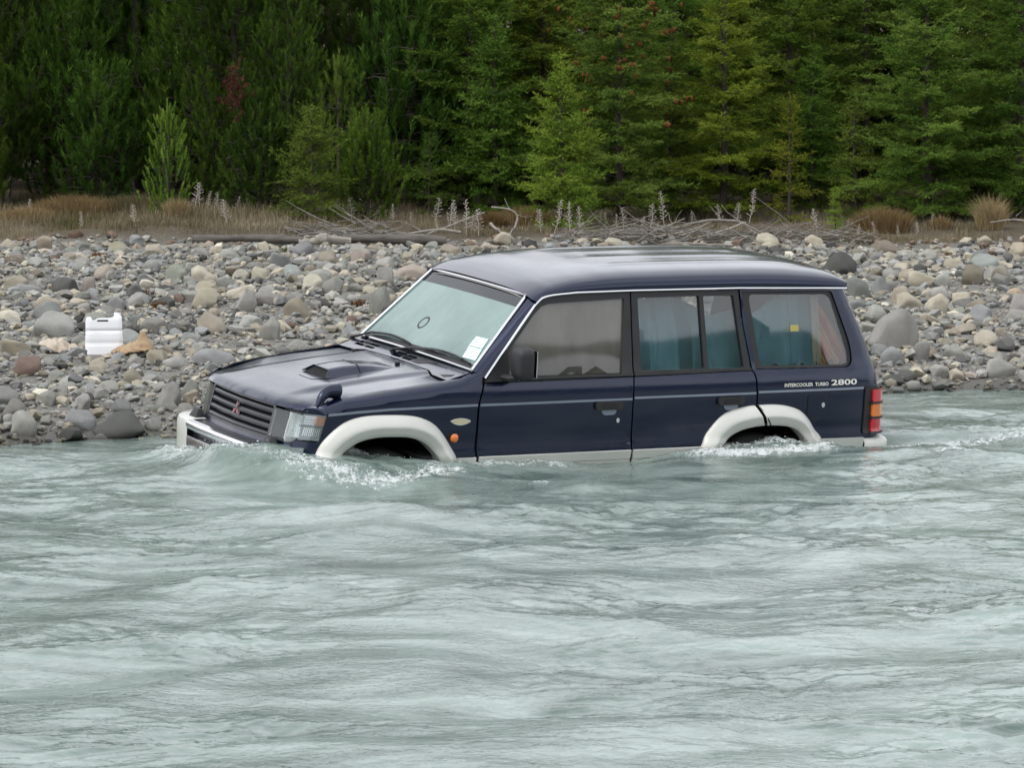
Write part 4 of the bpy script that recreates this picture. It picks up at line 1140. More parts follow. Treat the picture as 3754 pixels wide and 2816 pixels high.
def ordinal(n): return ['first', 'second', 'third', 'fourth', 'fifth', 'sixth', 'seventh', 'eighth', 'ninth', 'tenth', 'eleventh', 'twelfth', 'thirteenth', 'fourteenth', 'fifteenth'][n]
buckets = {}
for o, X, Y, w, c, k, sx in info:
    s_ = Y - shore_y(X)
    row = "at the water's edge" if s_ < 1.0 else 'low on the bank' if s_ < 3 else 'halfway up the bank' if s_ < 6.5 else 'high on the bank' if s_ < 10 else 'below the driftwood line'
    cl = 'left of the jerrycan' if sx < 150 else 'level with the jerrycan' if sx < 300 else 'between jerrycan and car' if sx < 450 else "beyond the car's bonnet" if sx < 640 else "beyond the car's windscreen" if sx < 900 else "beyond the car's roof" if sx < 1800 else "just right of the car's tail" if sx < 2000 else 'near the right edge'
    sz = 'big ' if w > .24 else 'small ' if w < .115 else ''
    buckets.setdefault((sz, c, k, row, cl), []).append((sx, o))
for (sz, c, k, row, cl), l in buckets.items():
    l.sort(key=lambda a: a[0])
    for n, (_, o) in enumerate(l):
        if len(l) == 1: lab = f'{sz}{CNAME[c]} {SNAME[k]} stone {row} {cl}'
        else: lab = f'{ordinal(n)} {sz}{CNAME[c]} {SNAME[k]} stone from left, {row} {cl}'
        tag(o, lab, 'stone', 'stones lying on the river bank')

# ---- everything smaller: one sheet of shingle, each pebble real geometry
def pebble_field(name, n, lo, hi, sub, seed, dens_seed, cut):
    r = np.random.default_rng(seed)
    Y = 24.6 + 14.4 * r.random(n * 2) ** 1.1; X = (r.random(n * 2) * 2 - 1) * (.1345 * Y + .8)
    s_ = Y - shore_y(X)
    keep = (s_ > -.25) & (perlin(X / .9, Y / 1.2, dens_seed) > cut + .5 * (r.random(n * 2) - .5)) & (Y < 39.05 + .5 * r.random(n * 2) * (perlin(X / .6, X * 0 + 3.3, 91) > -.1))
    for a, b, rr in KEEP_OFF: keep &= (X - a) ** 2 + (Y - b) ** 2 > (rr * .8) ** 2
    X = X[keep][:n]; Y = Y[keep][:n]; m = len(X)
    size = lo + (hi - lo) * r.random(m) ** 2.4
    size *= 1 + .25 * (Y - 25) / 14
    kinds = ['round', 'block', 'slab', 'egg', 'wedge', 'lump']
    V0, F0 = ICO[sub] if sub else (None, None)
    protos = np.stack([shape_stone(V0, kinds[k % 6], np.random.default_rng(900 + k + seed)) * .5 for k in range(14)])
    pk = r.integers(0, 14, m)
    sc = np.stack([size * r.uniform(.85, 1.3, m), size * r.uniform(.7, 1.0, m), size * r.uniform(.42, .85, m)], 1)
    a = r.uniform(0, 2 * np.pi, m); tl = r.normal(0, .22, m); tm = r.normal(0, .22, m)
    L = protos[pk] * sc[:, None, :]
    # tilt then turn
    ct, st = np.cos(tl)[:, None], np.sin(tl)[:, None]
    y = L[..., 1] * ct - L[..., 2] * st; z = L[..., 1] * st + L[..., 2] * ct; x = L[..., 0]
    ct, st = np.cos(tm)[:, None], np.sin(tm)[:, None]
    x, z = x * ct + z * st, -x * st + z * ct
    ca, sa = np.cos(a)[:, None], np.sin(a)[:, None]
    x, y = x * ca - y * sa, x * sa + y * ca
    gz = terrain(X, Y) + sc[:, 2] * r.uniform(.10, .55, m)
    verts = np.stack([x + X[:, None], y + Y[:, None], z + gz[:, None]], -1).reshape(-1, 3)
    nv = len(V0)
    tris = (F0[None] + (np.arange(m) * nv)[:, None, None]).reshape(-1, 3)
    keys = list('gtcbdupnrs'); pr = [.44, .235, .055, .03, .055, .14, .003, .012, .002, .028]
    ci = r.choice(len(keys), m, p=pr)
    C = np.array([PAL[k] for k in keys])[ci] * r.uniform(.65, 1.4, (m, 1)) * (1 + r.normal(0, .012, (m, 3)))
    # the old shingle under the turf edge carries more red and brown stone
    hi_ = np.clip((Y - 38.2) / .5, 0, 1)[:, None] * (r.random((m, 1)) < .3)
    C = C * (1 - hi_) + np.array([.19, .13, .095]) * hi_
    col = np.concatenate([np.repeat(C, nv, 0), np.ones((m * nv, 1))], 1)
    me = mesh_np(name, verts, tris, smooth=(sub == 1), sharp=(38 if sub == 1 else None), attrs={'Col': ('FLOAT_COLOR', col)})
    return me
sh1 = obj('shingle', pebble_field('shingle', 7600, .045, .115, 1, 21, 55, -.55), M_SHINGLE)
tag(sh1, 'fist-sized grey and tan shingle covering the river bank', 'shingle', kind='stuff')
phi = (1 + 5 ** .5) / 2
i12 = np.array([(-1, phi, 0), (1, phi, 0), (-1, -phi, 0), (1, -phi, 0), (0, -1, phi), (0, 1, phi), (0, -1, -phi), (0, 1, -phi), (phi, 0, -1), (phi, 0, 1), (-phi, 0, -1), (-phi, 0, 1)], float); i12 /= np.linalg.norm(i12[0])
f12 = np.array([(0, 11, 5), (0, 5, 1), (0, 1, 7), (0, 7, 10), (0, 10, 11), (1, 5, 9), (5, 11, 4), (11, 10, 2), (10, 7, 6), (7, 1, 8), (3, 9, 4), (3, 4, 2), (3, 2, 6), (3, 6, 8), (3, 8, 9), (4, 9, 5), (2, 4, 11), (6, 2, 10), (8, 6, 7), (9, 8, 1)])
ICO[0.5] = (i12, f12)
sh2 = obj('gravel', pebble_field('gravel', 21000, .016, .054, .5, 22, 56, -2.0), M_SHINGLE)
tag(sh2, 'fine loose gravel between the stones of the river bank', 'gravel', kind='stuff')
# ================================================================== forest edge
def foliage_mat(name, dark, light, young):
    t = NT(name)
    a = t.n('Attribute', {'attribute_name': 'tint'}).outputs['Fac']
    oi = t.n('ObjectInfo')
    c = t.ramp(a, [(0, dark), (.55, light), (1, young)])
    hv = t.n('HueSaturation', Hue=t.math('MULTIPLY_ADD', oi.outputs['Random'], .03, .485), Saturation=1.0, Value=t.math('MULTIPLY_ADD', oi.outputs['Random'], .35, .85), Color=c)
    c = t.mix(1.0, hv.outputs[0], oi.outputs['Color'], 'MULTIPLY')
    d = t.n('BsdfDiffuse', Color=c); tr = t.n('BsdfTranslucent', Color=c)
    return t.done(t.n('MixShader', i0=.3, i1=d.outputs[0], i2=tr.outputs[0]))
M_FIR = foliage_mat('fir_needles', (.021, .042, .010), (.073, .120, .024), (.19, .245, .055))
M_PINE = foliage_mat('pine_needles', (.026, .051, .012), (.078, .130, .026), (.165, .22, .05))
M_DEADN = plain('dead_needles', (.085, .020, .013), .9)
M_BARK = plain('conifer_bark', (.055, .043, .034), .95, var=.5, nscale=14, bump=.8)
M_BARK2 = plain('pine_limb_bark', (.036, .029, .022), .95, var=.4, nscale=16)
M_TWIG = plain('grey_twig', (.16, .145, .125), .9, var=.4, nscale=20)
M_CONE = plain('fir_cone', (.13, .045, .018), .95, spec=.1)

def unit(v): return v / np.maximum(np.linalg.norm(v, axis=-1, keepdims=True), 1e-9)

def needles(base, dirv, ln, tint, per, nl, nw, spread, rng, flat=None):
    """needle triangles along many shoots at once"""
    m = len(base)
    tpos = (np.arange(per)[None] + rng.random((m, per))) / per
    up = np.tile(np.array([0, 0, 1.0]), (m, 1)) + rng.normal(0, .15, (m, 3))
    sidev = unit(np.cross(dirv, up)); upv = unit(np.cross(sidev, dirv))
    ang = rng.uniform(0, 2 * np.pi, (m, per))
    if flat is not None:   # needles mostly to left and right of the shoot
        ang = np.where(rng.random((m, per)) < .5, 0, np.pi) + rng.normal(0, flat, (m, per))
    rad = np.cos(ang)[..., None] * sidev[:, None] + np.sin(ang)[..., None] * upv[:, None]
    d = unit(dirv[:, None] * np.cos(spread) + rad * np.sin(spread) + rng.normal(0, .12, (m, per, 3)))
    p = base[:, None] + dirv[:, None] * (ln[:, None] * tpos)[..., None]
    L = nl * rng.uniform(.7, 1.15, (m, per, 1)) * (1 - .35 * tpos[..., None])
    w = unit(np.cross(d, rng.normal(size=(m, per, 3)))) * nw
    tri = np.stack([p - w, p + w, p + d * L], 2).reshape(-1, 3)
    tt = np.repeat((tint[:, None] + .25 * tpos + rng.normal(0, .06, (m, per))).reshape(-1), 3)
    return tri, tt

def tube_np(paths, radii, n=4):
    """many tapered polylines -> verts, quads ; paths list of (k,3)"""
    V = []; F = []; b = 0
    for P, R in zip(paths, radii):
        P = np.asarray(P); k = len(P); T = unit(np.gradient(P, axis=0)); a = unit(np.cross(T, np.array([.3, .5, .81]))); c = np.cross(T, a)
        w = np.arange(n) * 2 * np.pi / n
        V.append((P[:, None] + np.asarray(R)[:, None, None] * (np.cos(w)[None, :, None] * a[:, None] + np.sin(w)[None, :, None] * c[:, None])).reshape(-1, 3))
        i = np.arange(k - 1)[:, None] * n; j = np.arange(n)[None]; jn = (j + 1) % n
        F.append(np.stack([i + j, i + jn, i + n + jn, i + n + j], -1).reshape(-1, 4) + b); b += k * n
    return np.concatenate(V), np.concatenate(F)

def trunk_mesh(name, h, r, rng, n=9):
    k = 16; z = np.linspace(-.15, h, k); wob = np.cumsum(rng.normal(0, .012, (k, 2)), 0) * min(1, h / 4)
    P = np.stack([wob[:, 0], wob[:, 1], z], 1); R = r * (1 - .94 * np.clip(z / h, 0, 1)) ** .9 + .002
    R[0] *= 1.3
    V, F = tube_np([P], [R], n)
    return mesh_np(name, V, F), P

def fir_tree(h, rad, seed, spacing=.235, clear=.04, per=13, nl=.034, nw=.0035, dens=1.0, tipup=.25):
    """Douglas fir: whorls of flat, feathery, slightly drooping sprays"""
    rng = np.random.default_rng(seed)
    tm, TP = trunk_mesh('trunk', h, .010 + .008 * h, rng)
    B = []; D = []; L = []; T = []; paths = []; rads = []; tips = []
    z = clear * h + .05
    while z < h * .985:
        fr = z / h
        R0 = rad * (1 - fr) ** .82 * (.62 + .38 * min(1, fr * 9))
        nb = int(rng.integers(5, 8)) if fr < .9 else 4
        a0 = rng.uniform(0, 6.28)
        for b in range(nb):
            az = a0 + b * 2 * np.pi / nb + rng.normal(0, .22); Lb = max(.05, R0 * rng.uniform(.62, 1.12)); zz = z + rng.normal(0, .05)
            rise = .28 + .55 * fr + rng.normal(0, .10); sag = .30 * (1 - fr) + .05
            c0 = np.array([np.interp(zz, TP[:, 2], TP[:, 0]), np.interp(zz, TP[:, 2], TP[:, 1]), zz])
            dh = np.array([np.cos(az), np.sin(az), 0]); sd = np.array([-np.sin(az), np.cos(az), 0])
            tt = np.linspace(0, 1, 7)
            path = c0 + dh * (tt * Lb)[:, None]; path[:, 2] += Lb * (rise * tt - sag * tt ** 2 + tipup * .25 * tt ** 4)
            paths.append(path); rads.append((.004 + .006 * Lb) * (1 - .85 * tt) + .001)
            tip_t = np.clip(rng.normal(.32, .14), .05, .8)
            # side twigs
            nt = max(2, int(Lb / .052 * dens)); 
            for j in range(nt + 1):
                u = .16 + .84 * (j / nt); p = np.array([np.interp(u, tt, path[:, q]) for q in range(3)])
                dirb = unit(np.array([np.interp(min(1, u + .08), tt, path[:, q]) - np.interp(max(0, u - .08), tt, path[:, q]) for q in range(3)]))
                if j == nt: sides = [0]
                else: sides = [-1, 1]
                for sg in sides:
                    lt = (.10 + .42 * Lb * (1 - u)) * rng.uniform(.6, 1.1) if sg else .10 + .05 * Lb
                    lt = min(lt, .34)
                    dt = unit(dirb * .62 + sd * sg * .85 + np.array([0, 0, rng.normal(-.05, .32)])) if sg else dirb
                    ns = max(1, int(lt / .055))
                    for q in range(ns):
                        pb = p + dt * (lt * q / ns) + np.array([0, 0, -.10 * (lt * q / ns) ** 1.3])
                        dd = unit(dt + rng.normal(0, .14, 3)); 
                        B.append(pb); D.append(dd); L.append(lt / ns * 1.15); T.append(tip_t + .25 * (q + 1) / ns + .12 * u)
                        if q or ns == 1:
                            for s2 in (-1, 1):
                                d2 = unit(dt * .7 + np.cross(dt, [0, 0, 1]) * s2 * .75 + np.array([0, 0, rng.normal(.0, .45)]))
                                B.append(pb); D.append(d2); L.append(rng.uniform(.045, .09)); T.append(tip_t + .3)
                    if sg == 0 or rng.random() < .15: tips.append(p + dt * lt)
        z += spacing * rng.uniform(.75, 1.2) * (1 - .35 * fr)
    # leader
    for k in range(5):
        B.append(TP[-1] - np.array([0, 0, .05 * k])); D.append(np.array([rng.normal(0, .1), rng.normal(0, .1), 1.0])); L.append(.08); T.append(.6)
    B = np.array(B); D = unit(np.array(D)); L = np.array(L); T = np.array(T)
    V, tt = needles(B, D, L, T, per, nl, nw, .95, rng, flat=1.0)
    crown = mesh_np('crown', V, np.arange(len(V)).reshape(-1, 3), smooth=False, attrs={'tint': ('FLOAT', np.clip(tt, 0, 1))})
    bv, bf = tube_np(paths, rads, 4)
    for me, mt in ((tm, M_BARK), (crown, M_FIR)): me.materials.append(mt)
    br = mesh_np('branches', bv, bf); br.materials.append(M_BARK)
    return dict(trunk=tm, crown=crown, branches=br, tips=np.array(tips), n=len(V) // 3)

def pine_tree(h, rad, seed, spacing=.24, clear=.06, per=36, nl=.072, nw=.0031, shoots=24, dead=0):
    """pine: upswept limbs ending in brush-like shoots of long needles"""
    rng = np.random.default_rng(seed)
    tm, TP = trunk_mesh('trunk', h, .010 + .0085 * h, rng)
    B = []; D = []; L = []; T = []; paths = []; rads = []
    z = clear * h
    while z < h * .97:
        fr = z / h; R0 = rad * (1 - fr ** 1.6) ** .8 * (.7 + .3 * min(1, fr * 6))
        nb = int(rng.integers(4, 7)); a0 = rng.uniform(0, 6.28)
        for b in range(nb):
            az = a0 + b * 2 * np.pi / nb + rng.normal(0, .25); Lb = max(.06, R0 * rng.uniform(.6, 1.1))
            c0 = np.array([np.interp(z, TP[:, 2], TP[:, 0]), np.interp(z, TP[:, 2], TP[:, 1]), z + rng.normal(0, .04)])
            dh = np.array([np.cos(az), np.sin(az), 0]); tt = np.linspace(0, 1, 8)
            path = c0 + dh * (Lb * (tt - .22 * tt ** 3))[:, None]; path[:, 2] += Lb * (.25 * tt + (.45 + .3 * fr) * tt ** 2.2)
            paths.append(path); rads.append((.003 + .005 * Lb) * (1 - .8 * tt) + .0012)
            tint = np.clip(rng.normal(.34, .13), .05, .8)
            ns = max(2, int(shoots * (.3 + .9 * Lb)))
            for j in range(ns):
                u = 1 - .80 * (j / ns) ** 1.1; p = np.array([np.interp(u, tt, path[:, q]) for q in range(3)])
                aa = rng.uniform(0, 6.28); out = np.array([np.cos(aa), np.sin(aa), 0])
                off = out * (.02 + .22 * Lb * (1 - u) + .07 * (j > 0)) * rng.uniform(.5, 1.4); 
                dv = unit(dh * .25 + out * (.35 if j else .05) + np.array([0, 0, 1.0 + .3 * fr]) + rng.normal(0, .12, 3))
                ll = rng.uniform(.08, .15)
                if j: paths.append(np.stack([p, p + off * .6 + np.array([0, 0, .01]), p + off])); rads.append(np.array([.004, .003, .002]))
                B.append(p + off); D.append(dv); L.append(ll); T.append(tint + .1 * (j == 0))
                if rng.random() < .6: B.append(p + off - dv * .08 + rng.normal(0, .03, 3)); D.append(dv); L.append(.10); T.append(tint - .15)
        z += spacing * rng.uniform(.7, 1.2) * (1 - .3 * fr)
    for k in range(5):
        B.append(TP[-1] - np.array([0, 0, .10 * k])); D.append(np.array([0, 0, 1.0])); L.append(.14); T.append(.5)
    for k in range(dead):
        zz = rng.uniform(.04, .3) * h; az = rng.uniform(0, 6.28); Lb = rng.uniform(.3, .9); tt = np.linspace(0, 1, 5)
        c0 = np.array([0, 0, zz]); path = c0 + np.array([np.cos(az), np.sin(az), 0]) * (tt * Lb)[:, None]; path[:, 2] += Lb * (.25 * tt - .2 * tt ** 2) + np.cumsum(rng.normal(0, .012, 5))
        paths.append(path); rads.append(.011 * (1 - .8 * tt) + .002)
    B = np.array(B); D = unit(np.array(D)); L = np.array(L); T = np.array(T)
    V, tt = needles(B, D, L, T, per, nl, nw, .55, rng)
    crown = mesh_np('crown', V, np.arange(len(V)).reshape(-1, 3), smooth=False, attrs={'tint': ('FLOAT', np.clip(tt, 0, 1))})
    bv, bf = tube_np(paths, rads, 4); br = mesh_np('branches', bv, bf)
    tm.materials.append(M_BARK); crown.materials.append(M_PINE); br.materials.append(M_BARK2)
    return dict(trunk=tm, crown=crown, branches=br, n=len(V) // 3)

KIND = {}
KIND['firA'] = fir_tree(4.4, .95, 1); KIND['firB'] = fir_tree(4.4, .85, 2, spacing=.31); KIND['firC'] = fir_tree(4.2, 1.05, 3, spacing=.25)
KIND['firS'] = fir_tree(1.45, .40, 4, spacing=.15, clear=.02, per=9, nl=.024); KIND['firT'] = fir_tree(1.35, .34, 5, spacing=.20, per=9, nl=.024, dens=.8)
KIND['firM'] = fir_tree(1.75, .58, 6, spacing=.15, clear=.01, per=10)
KIND['bush'] = fir_tree(1.0, .52, 7, spacing=.10, clear=.0, per=9, nl=.03)
KIND['pineA'] = pine_tree(5.6, 1.15, 11, dead=7); KIND['pineB'] = pine_tree(5.4, 1.2, 12, clear=.01, shoots=28); KIND['pineC'] = pine_tree(5.6, 1.0, 13, dead=9, clear=.10)
KIND['sapling'] = pine_tree(1.1, .27, 14, spacing=.12, clear=.01, per=60, nl=.040, nw=.0032, shoots=7); KIND['pineS'] = pine_tree(1.7, .42, 15, spacing=.26, clear=.12, per=36, nl=.075, nw=.003, shoots=8)
KIND['pineBush'] = pine_tree(.95, .40, 16, spacing=.10, clear=.0, per=34, nl=.06, nw=.0035, shoots=11)

TREES = [  # kind, x, y, scale, turn, colour (dimmed to paint shade on the shaded ones), name, label
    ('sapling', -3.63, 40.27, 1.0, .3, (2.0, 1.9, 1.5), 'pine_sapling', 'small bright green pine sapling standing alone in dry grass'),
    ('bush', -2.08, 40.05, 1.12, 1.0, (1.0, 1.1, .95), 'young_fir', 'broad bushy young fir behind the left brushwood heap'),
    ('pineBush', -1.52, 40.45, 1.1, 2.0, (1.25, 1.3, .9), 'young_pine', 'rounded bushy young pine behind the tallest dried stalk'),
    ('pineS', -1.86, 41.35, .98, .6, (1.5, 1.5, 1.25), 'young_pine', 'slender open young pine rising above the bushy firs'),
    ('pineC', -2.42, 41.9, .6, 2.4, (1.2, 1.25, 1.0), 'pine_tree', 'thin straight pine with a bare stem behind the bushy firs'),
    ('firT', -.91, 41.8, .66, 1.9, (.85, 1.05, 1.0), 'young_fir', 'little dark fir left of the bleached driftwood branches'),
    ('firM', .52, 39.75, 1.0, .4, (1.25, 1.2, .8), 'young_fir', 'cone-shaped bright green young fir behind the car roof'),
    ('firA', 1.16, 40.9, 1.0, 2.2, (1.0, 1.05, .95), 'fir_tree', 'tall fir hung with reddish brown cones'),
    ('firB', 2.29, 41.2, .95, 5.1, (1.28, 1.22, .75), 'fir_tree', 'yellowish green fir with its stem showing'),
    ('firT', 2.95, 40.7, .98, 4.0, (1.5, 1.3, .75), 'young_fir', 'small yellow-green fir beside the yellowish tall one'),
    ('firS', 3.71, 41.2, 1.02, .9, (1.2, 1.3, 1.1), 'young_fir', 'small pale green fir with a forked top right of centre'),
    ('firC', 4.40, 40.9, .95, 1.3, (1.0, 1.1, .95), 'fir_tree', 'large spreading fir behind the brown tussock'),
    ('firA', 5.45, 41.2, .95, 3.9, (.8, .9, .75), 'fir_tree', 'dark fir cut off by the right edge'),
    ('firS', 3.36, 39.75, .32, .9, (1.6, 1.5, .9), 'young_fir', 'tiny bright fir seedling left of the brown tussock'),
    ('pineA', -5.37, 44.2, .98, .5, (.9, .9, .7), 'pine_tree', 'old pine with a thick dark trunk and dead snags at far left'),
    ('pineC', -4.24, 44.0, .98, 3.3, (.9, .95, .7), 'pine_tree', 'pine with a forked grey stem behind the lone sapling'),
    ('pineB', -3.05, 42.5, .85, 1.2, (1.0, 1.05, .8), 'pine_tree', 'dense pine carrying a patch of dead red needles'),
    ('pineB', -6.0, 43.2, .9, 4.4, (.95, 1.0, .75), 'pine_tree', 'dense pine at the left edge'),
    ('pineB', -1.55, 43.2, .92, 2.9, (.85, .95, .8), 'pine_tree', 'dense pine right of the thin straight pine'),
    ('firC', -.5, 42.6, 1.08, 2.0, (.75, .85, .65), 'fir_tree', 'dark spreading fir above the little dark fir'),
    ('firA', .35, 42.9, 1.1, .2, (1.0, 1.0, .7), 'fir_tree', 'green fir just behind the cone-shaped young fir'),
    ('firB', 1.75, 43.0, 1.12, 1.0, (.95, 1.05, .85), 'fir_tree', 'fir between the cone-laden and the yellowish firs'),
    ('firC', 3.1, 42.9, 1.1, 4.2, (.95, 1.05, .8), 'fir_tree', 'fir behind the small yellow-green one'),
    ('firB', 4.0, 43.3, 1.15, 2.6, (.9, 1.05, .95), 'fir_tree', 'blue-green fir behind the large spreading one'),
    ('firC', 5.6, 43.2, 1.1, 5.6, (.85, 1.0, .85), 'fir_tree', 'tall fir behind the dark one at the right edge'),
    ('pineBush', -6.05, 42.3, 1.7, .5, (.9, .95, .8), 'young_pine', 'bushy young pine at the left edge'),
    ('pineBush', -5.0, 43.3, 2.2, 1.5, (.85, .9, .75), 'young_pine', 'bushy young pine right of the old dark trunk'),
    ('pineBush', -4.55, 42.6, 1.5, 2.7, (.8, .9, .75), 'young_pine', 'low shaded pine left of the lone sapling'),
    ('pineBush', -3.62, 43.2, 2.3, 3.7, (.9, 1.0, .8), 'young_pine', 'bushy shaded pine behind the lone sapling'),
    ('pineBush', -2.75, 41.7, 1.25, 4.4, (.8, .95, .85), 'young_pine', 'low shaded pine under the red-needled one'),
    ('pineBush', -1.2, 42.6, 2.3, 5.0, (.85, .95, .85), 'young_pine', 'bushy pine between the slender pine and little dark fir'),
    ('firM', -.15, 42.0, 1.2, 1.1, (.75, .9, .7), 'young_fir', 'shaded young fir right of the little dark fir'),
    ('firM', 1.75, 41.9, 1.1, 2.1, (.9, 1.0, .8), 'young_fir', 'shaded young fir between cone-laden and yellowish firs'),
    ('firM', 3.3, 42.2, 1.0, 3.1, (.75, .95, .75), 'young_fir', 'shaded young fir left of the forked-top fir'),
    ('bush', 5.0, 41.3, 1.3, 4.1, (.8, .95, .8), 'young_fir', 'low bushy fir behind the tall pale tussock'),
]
def plant(kind, x, y, sc, turn, color, name, label, group=None, zs=1.0):
    k = KIND[kind]
    if kind in ('firA', 'firB', 'firC') and y < 44: zs = .86
    e = empty(name, (x, y, float(terrain(x, y)) - .02), (0, 0, turn)); e.scale = (sc, sc, sc * zs)
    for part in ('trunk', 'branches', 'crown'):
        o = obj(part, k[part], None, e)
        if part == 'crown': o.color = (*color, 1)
    tag(e, label, 'tree', group)
    return e
FOREST = []
for tr in TREES: FOREST.append(plant(*tr, group='conifers along the forest edge'))
rng = np.random.default_rng(77)
gap = ['left of the old dark-trunked pine', 'right of the old dark-trunked pine', 'behind the lone sapling', 'behind the red-needled pine', 'behind the bushy firs', 'behind the slender young pine', 'behind the little dark fir', 'behind the dark spreading fir', 'behind the cone-shaped young fir', 'behind the cone-laden fir', 'left of the yellowish fir', 'right of the yellowish fir', 'behind the forked-top fir', 'left of the large spreading fir', 'behind the large spreading fir', 'at the right edge']
for i, g in enumerate(gap):
    x = -6.3 + 12.6 * i / 15 + rng.normal(0, .15)
    kd = ['pineB', 'pineA', 'pineC'][i % 3] if i < 6 else ['firC', 'firA', 'firB'][i % 3]
    c = rng.uniform(.6, .85)  # foliage colour dimmed to put the back rows' shade into it
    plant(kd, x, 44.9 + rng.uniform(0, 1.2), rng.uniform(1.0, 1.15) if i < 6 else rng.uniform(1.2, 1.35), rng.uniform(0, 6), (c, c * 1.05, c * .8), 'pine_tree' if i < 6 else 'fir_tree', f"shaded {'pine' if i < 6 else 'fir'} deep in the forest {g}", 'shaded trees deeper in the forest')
# the wood behind, too dark and dense to tell trunks apart
for me_k, nm in (('firC', 'fir'),):
    V = np.zeros(len(KIND[me_k]['crown'].vertices) * 3, np.float32); KIND[me_k]['crown'].vertices.foreach_get('co', V); V = V.reshape(-1, 3, 3)
    T_ = np.zeros(len(V) * 3, np.float32); KIND[me_k]['crown'].attributes['tint'].data.foreach_get('value', T_); T_ = T_.reshape(-1, 3)
    sel = rng.random(len(V)) < .034; V = V[sel]; T_ = T_[sel]
    allv = []; allt = []
    for i in range(30):
        x = -9.5 + 19 * i / 29 + rng.normal(0, .2); y = 47.2 + rng.uniform(0, 2.2); sc = rng.uniform(1.3, 1.5); a = rng.uniform(0, 6.28)
        q = V.copy(); cen = q.mean(1, keepdims=True); q = cen + (q - cen) * 4.6
        q = q @ np.array([[math.cos(a), math.sin(a), 0], [-math.sin(a), math.cos(a), 0], [0, 0, 1]]).astype(np.float32) * sc + np.array([x, y, float(terrain(x, y))], np.float32)
        allv.append(q.reshape(-1, 3)); allt.append(T_.ravel())
    allv = np.concatenate(allv); 
    wood = obj('forest', mesh_np('forest', allv, np.arange(len(allv)).reshape(-1, 3), smooth=False, attrs={'tint': ('FLOAT', np.concatenate(allt))}), M_FIR)
    wood.color = (.6, .62, .45, 1)  # dimmed foliage colour paints the shade of the deep wood
    tag(wood, 'dark mass of conifers filling the view behind the forest edge', 'forest', kind='stuff')

# cones on the tall fir, dead needles on the pine
cf = FOREST[7]; tips = KIND['firA']['tips']; cv = ICO[1][0] * np.array([.016, .016, .040]); cme = mesh_np('cone', cv, ICO[1][1]); cme.materials.append(M_CONE)
sel = [p for p in tips if 1.2 < p[2] < 3.3]; rng.shuffle(sel)
for p in sel[:110]:
    for k in range(2 if rng.random() < .5 else 1):
        c = obj('cone', cme, None, cf); c.location = p + np.array([rng.normal(0, .025), rng.normal(0, .025), -.035]); c.rotation_euler = (rng.normal(0, .2), rng.normal(0, .2), 0)
dp = FOREST[16]; rr = np.random.default_rng(3); nB = 60
bb = np.array([.05, -1.05, 1.55]) + rr.normal(0, 1, (nB, 3)) * np.array([.065, .07, .17]); 
V, tt = needles(bb, unit(rr.normal(0, .4, (nB, 3)) + [0, 0, .5]), np.full(nB, .1), np.full(nB, .5), 40, .06, .0035, .7, rr)
dn = obj('dead_needles', mesh_np('dead_needles', V, np.arange(len(V)).reshape(-1, 3), smooth=False), M_DEADN, dp)
dn.matrix_parent_inverse = Matrix.Rotation(-1.2, 4, 'Z')
dn['label'] = 'patch of dead red needles'

# ================================================================== dry grass, tussocks, dried stalks
def grass_mat(name, a, b, c):
    t = NT(name); at = t.n('Attribute', {'attribute_name': 'tint'}).outputs['Fac']
    col = t.ramp(at, [(0, a), (.5, b), (1, c)])
    d = t.n('BsdfDiffuse', Color=col); tr = t.n('BsdfTranslucent', Color=col)
    return t.done(t.n('MixShader', i0=.3, i1=d.outputs[0], i2=tr.outputs[0]))
M_GRASS = grass_mat('dry_grass', (.085, .09, .035), (.19, .155, .095), (.33, .28, .19))
M_TUFT = grass_mat('tussock_grass', (.14, .09, .04), (.26, .18, .09), (.42, .34, .20))

def blades(base, hgt, lean, w, tint, rng):
    m = len(base); a = rng.uniform(0, 6.28, m)
    d = np.stack([np.cos(a), np.sin(a), np.zeros(m)], 1) * lean[:, None] if np.ndim(lean) == 1 else lean
    s_ = unit(np.stack([-np.sin(a), np.cos(a), np.zeros(m)], 1)) * w
    p1 = base + d * (hgt * .35)[:, None] + np.array([0, 0, 1]) * (hgt * .6)[:, None]
    p2 = base + d * (hgt * 1.0)[:, None] + np.array([0, 0, 1]) * (hgt * (1 - .25 * np.linalg.norm(d, axis=1)))[:, None]
    V = np.stack([base - s_, base + s_, p1 + s_ * .7, p1 - s_ * .7, p2], 1).reshape(-1, 3)
    i = np.arange(m)[:, None] * 5
    F = np.concatenate([i + [0, 1, 2], i + [0, 2, 3], i + [3, 2, 4]])
    return V, F, np.repeat(tint, 5)
rng = np.random.default_rng(31); n = 60000
Y = 38.9 + 5.5 * rng.random(n) ** 1.5; X = (rng.random(n) * 2 - 1) * (.135 * Y + .8)
dn_ = perlin(X / .8, Y / .7, 61) + .45 * perlin(X / .25, Y / .25, 62)
left = np.clip((-1.2 - X) / 1.2, 0, 1)
keep = dn_ + .30 * left + .25 * (X > 3) + .5 * ((X > -4.2) & (X < -1.3) & (Y < 40.2)) > .28 * rng.random(n) - .02 + .55 * np.clip((39.3 - Y) / .4, 0, 1)
X, Y = X[keep], Y[keep]; m = len(X)
hg = rng.uniform(.03, .105, m) * (1 + .6 * left[keep] * (Y > 39.6)) * (.75 + .5 * np.clip(perlin(X / .5, Y / .5, 63) + .5, 0, 1.3))
tint = np.clip(.66 + .5 * perlin(X / 1.0, Y / .9, 64) + rng.normal(0, .16, m) - .3 * left[keep] * (perlin(X / .7, Y / .5, 65) > .15), 0, 1)
V, F, T_ = blades(np.stack([X, Y, terrain(X, Y) - .01], 1), hg, rng.uniform(.1, .75, m), .0035, tint, rng)
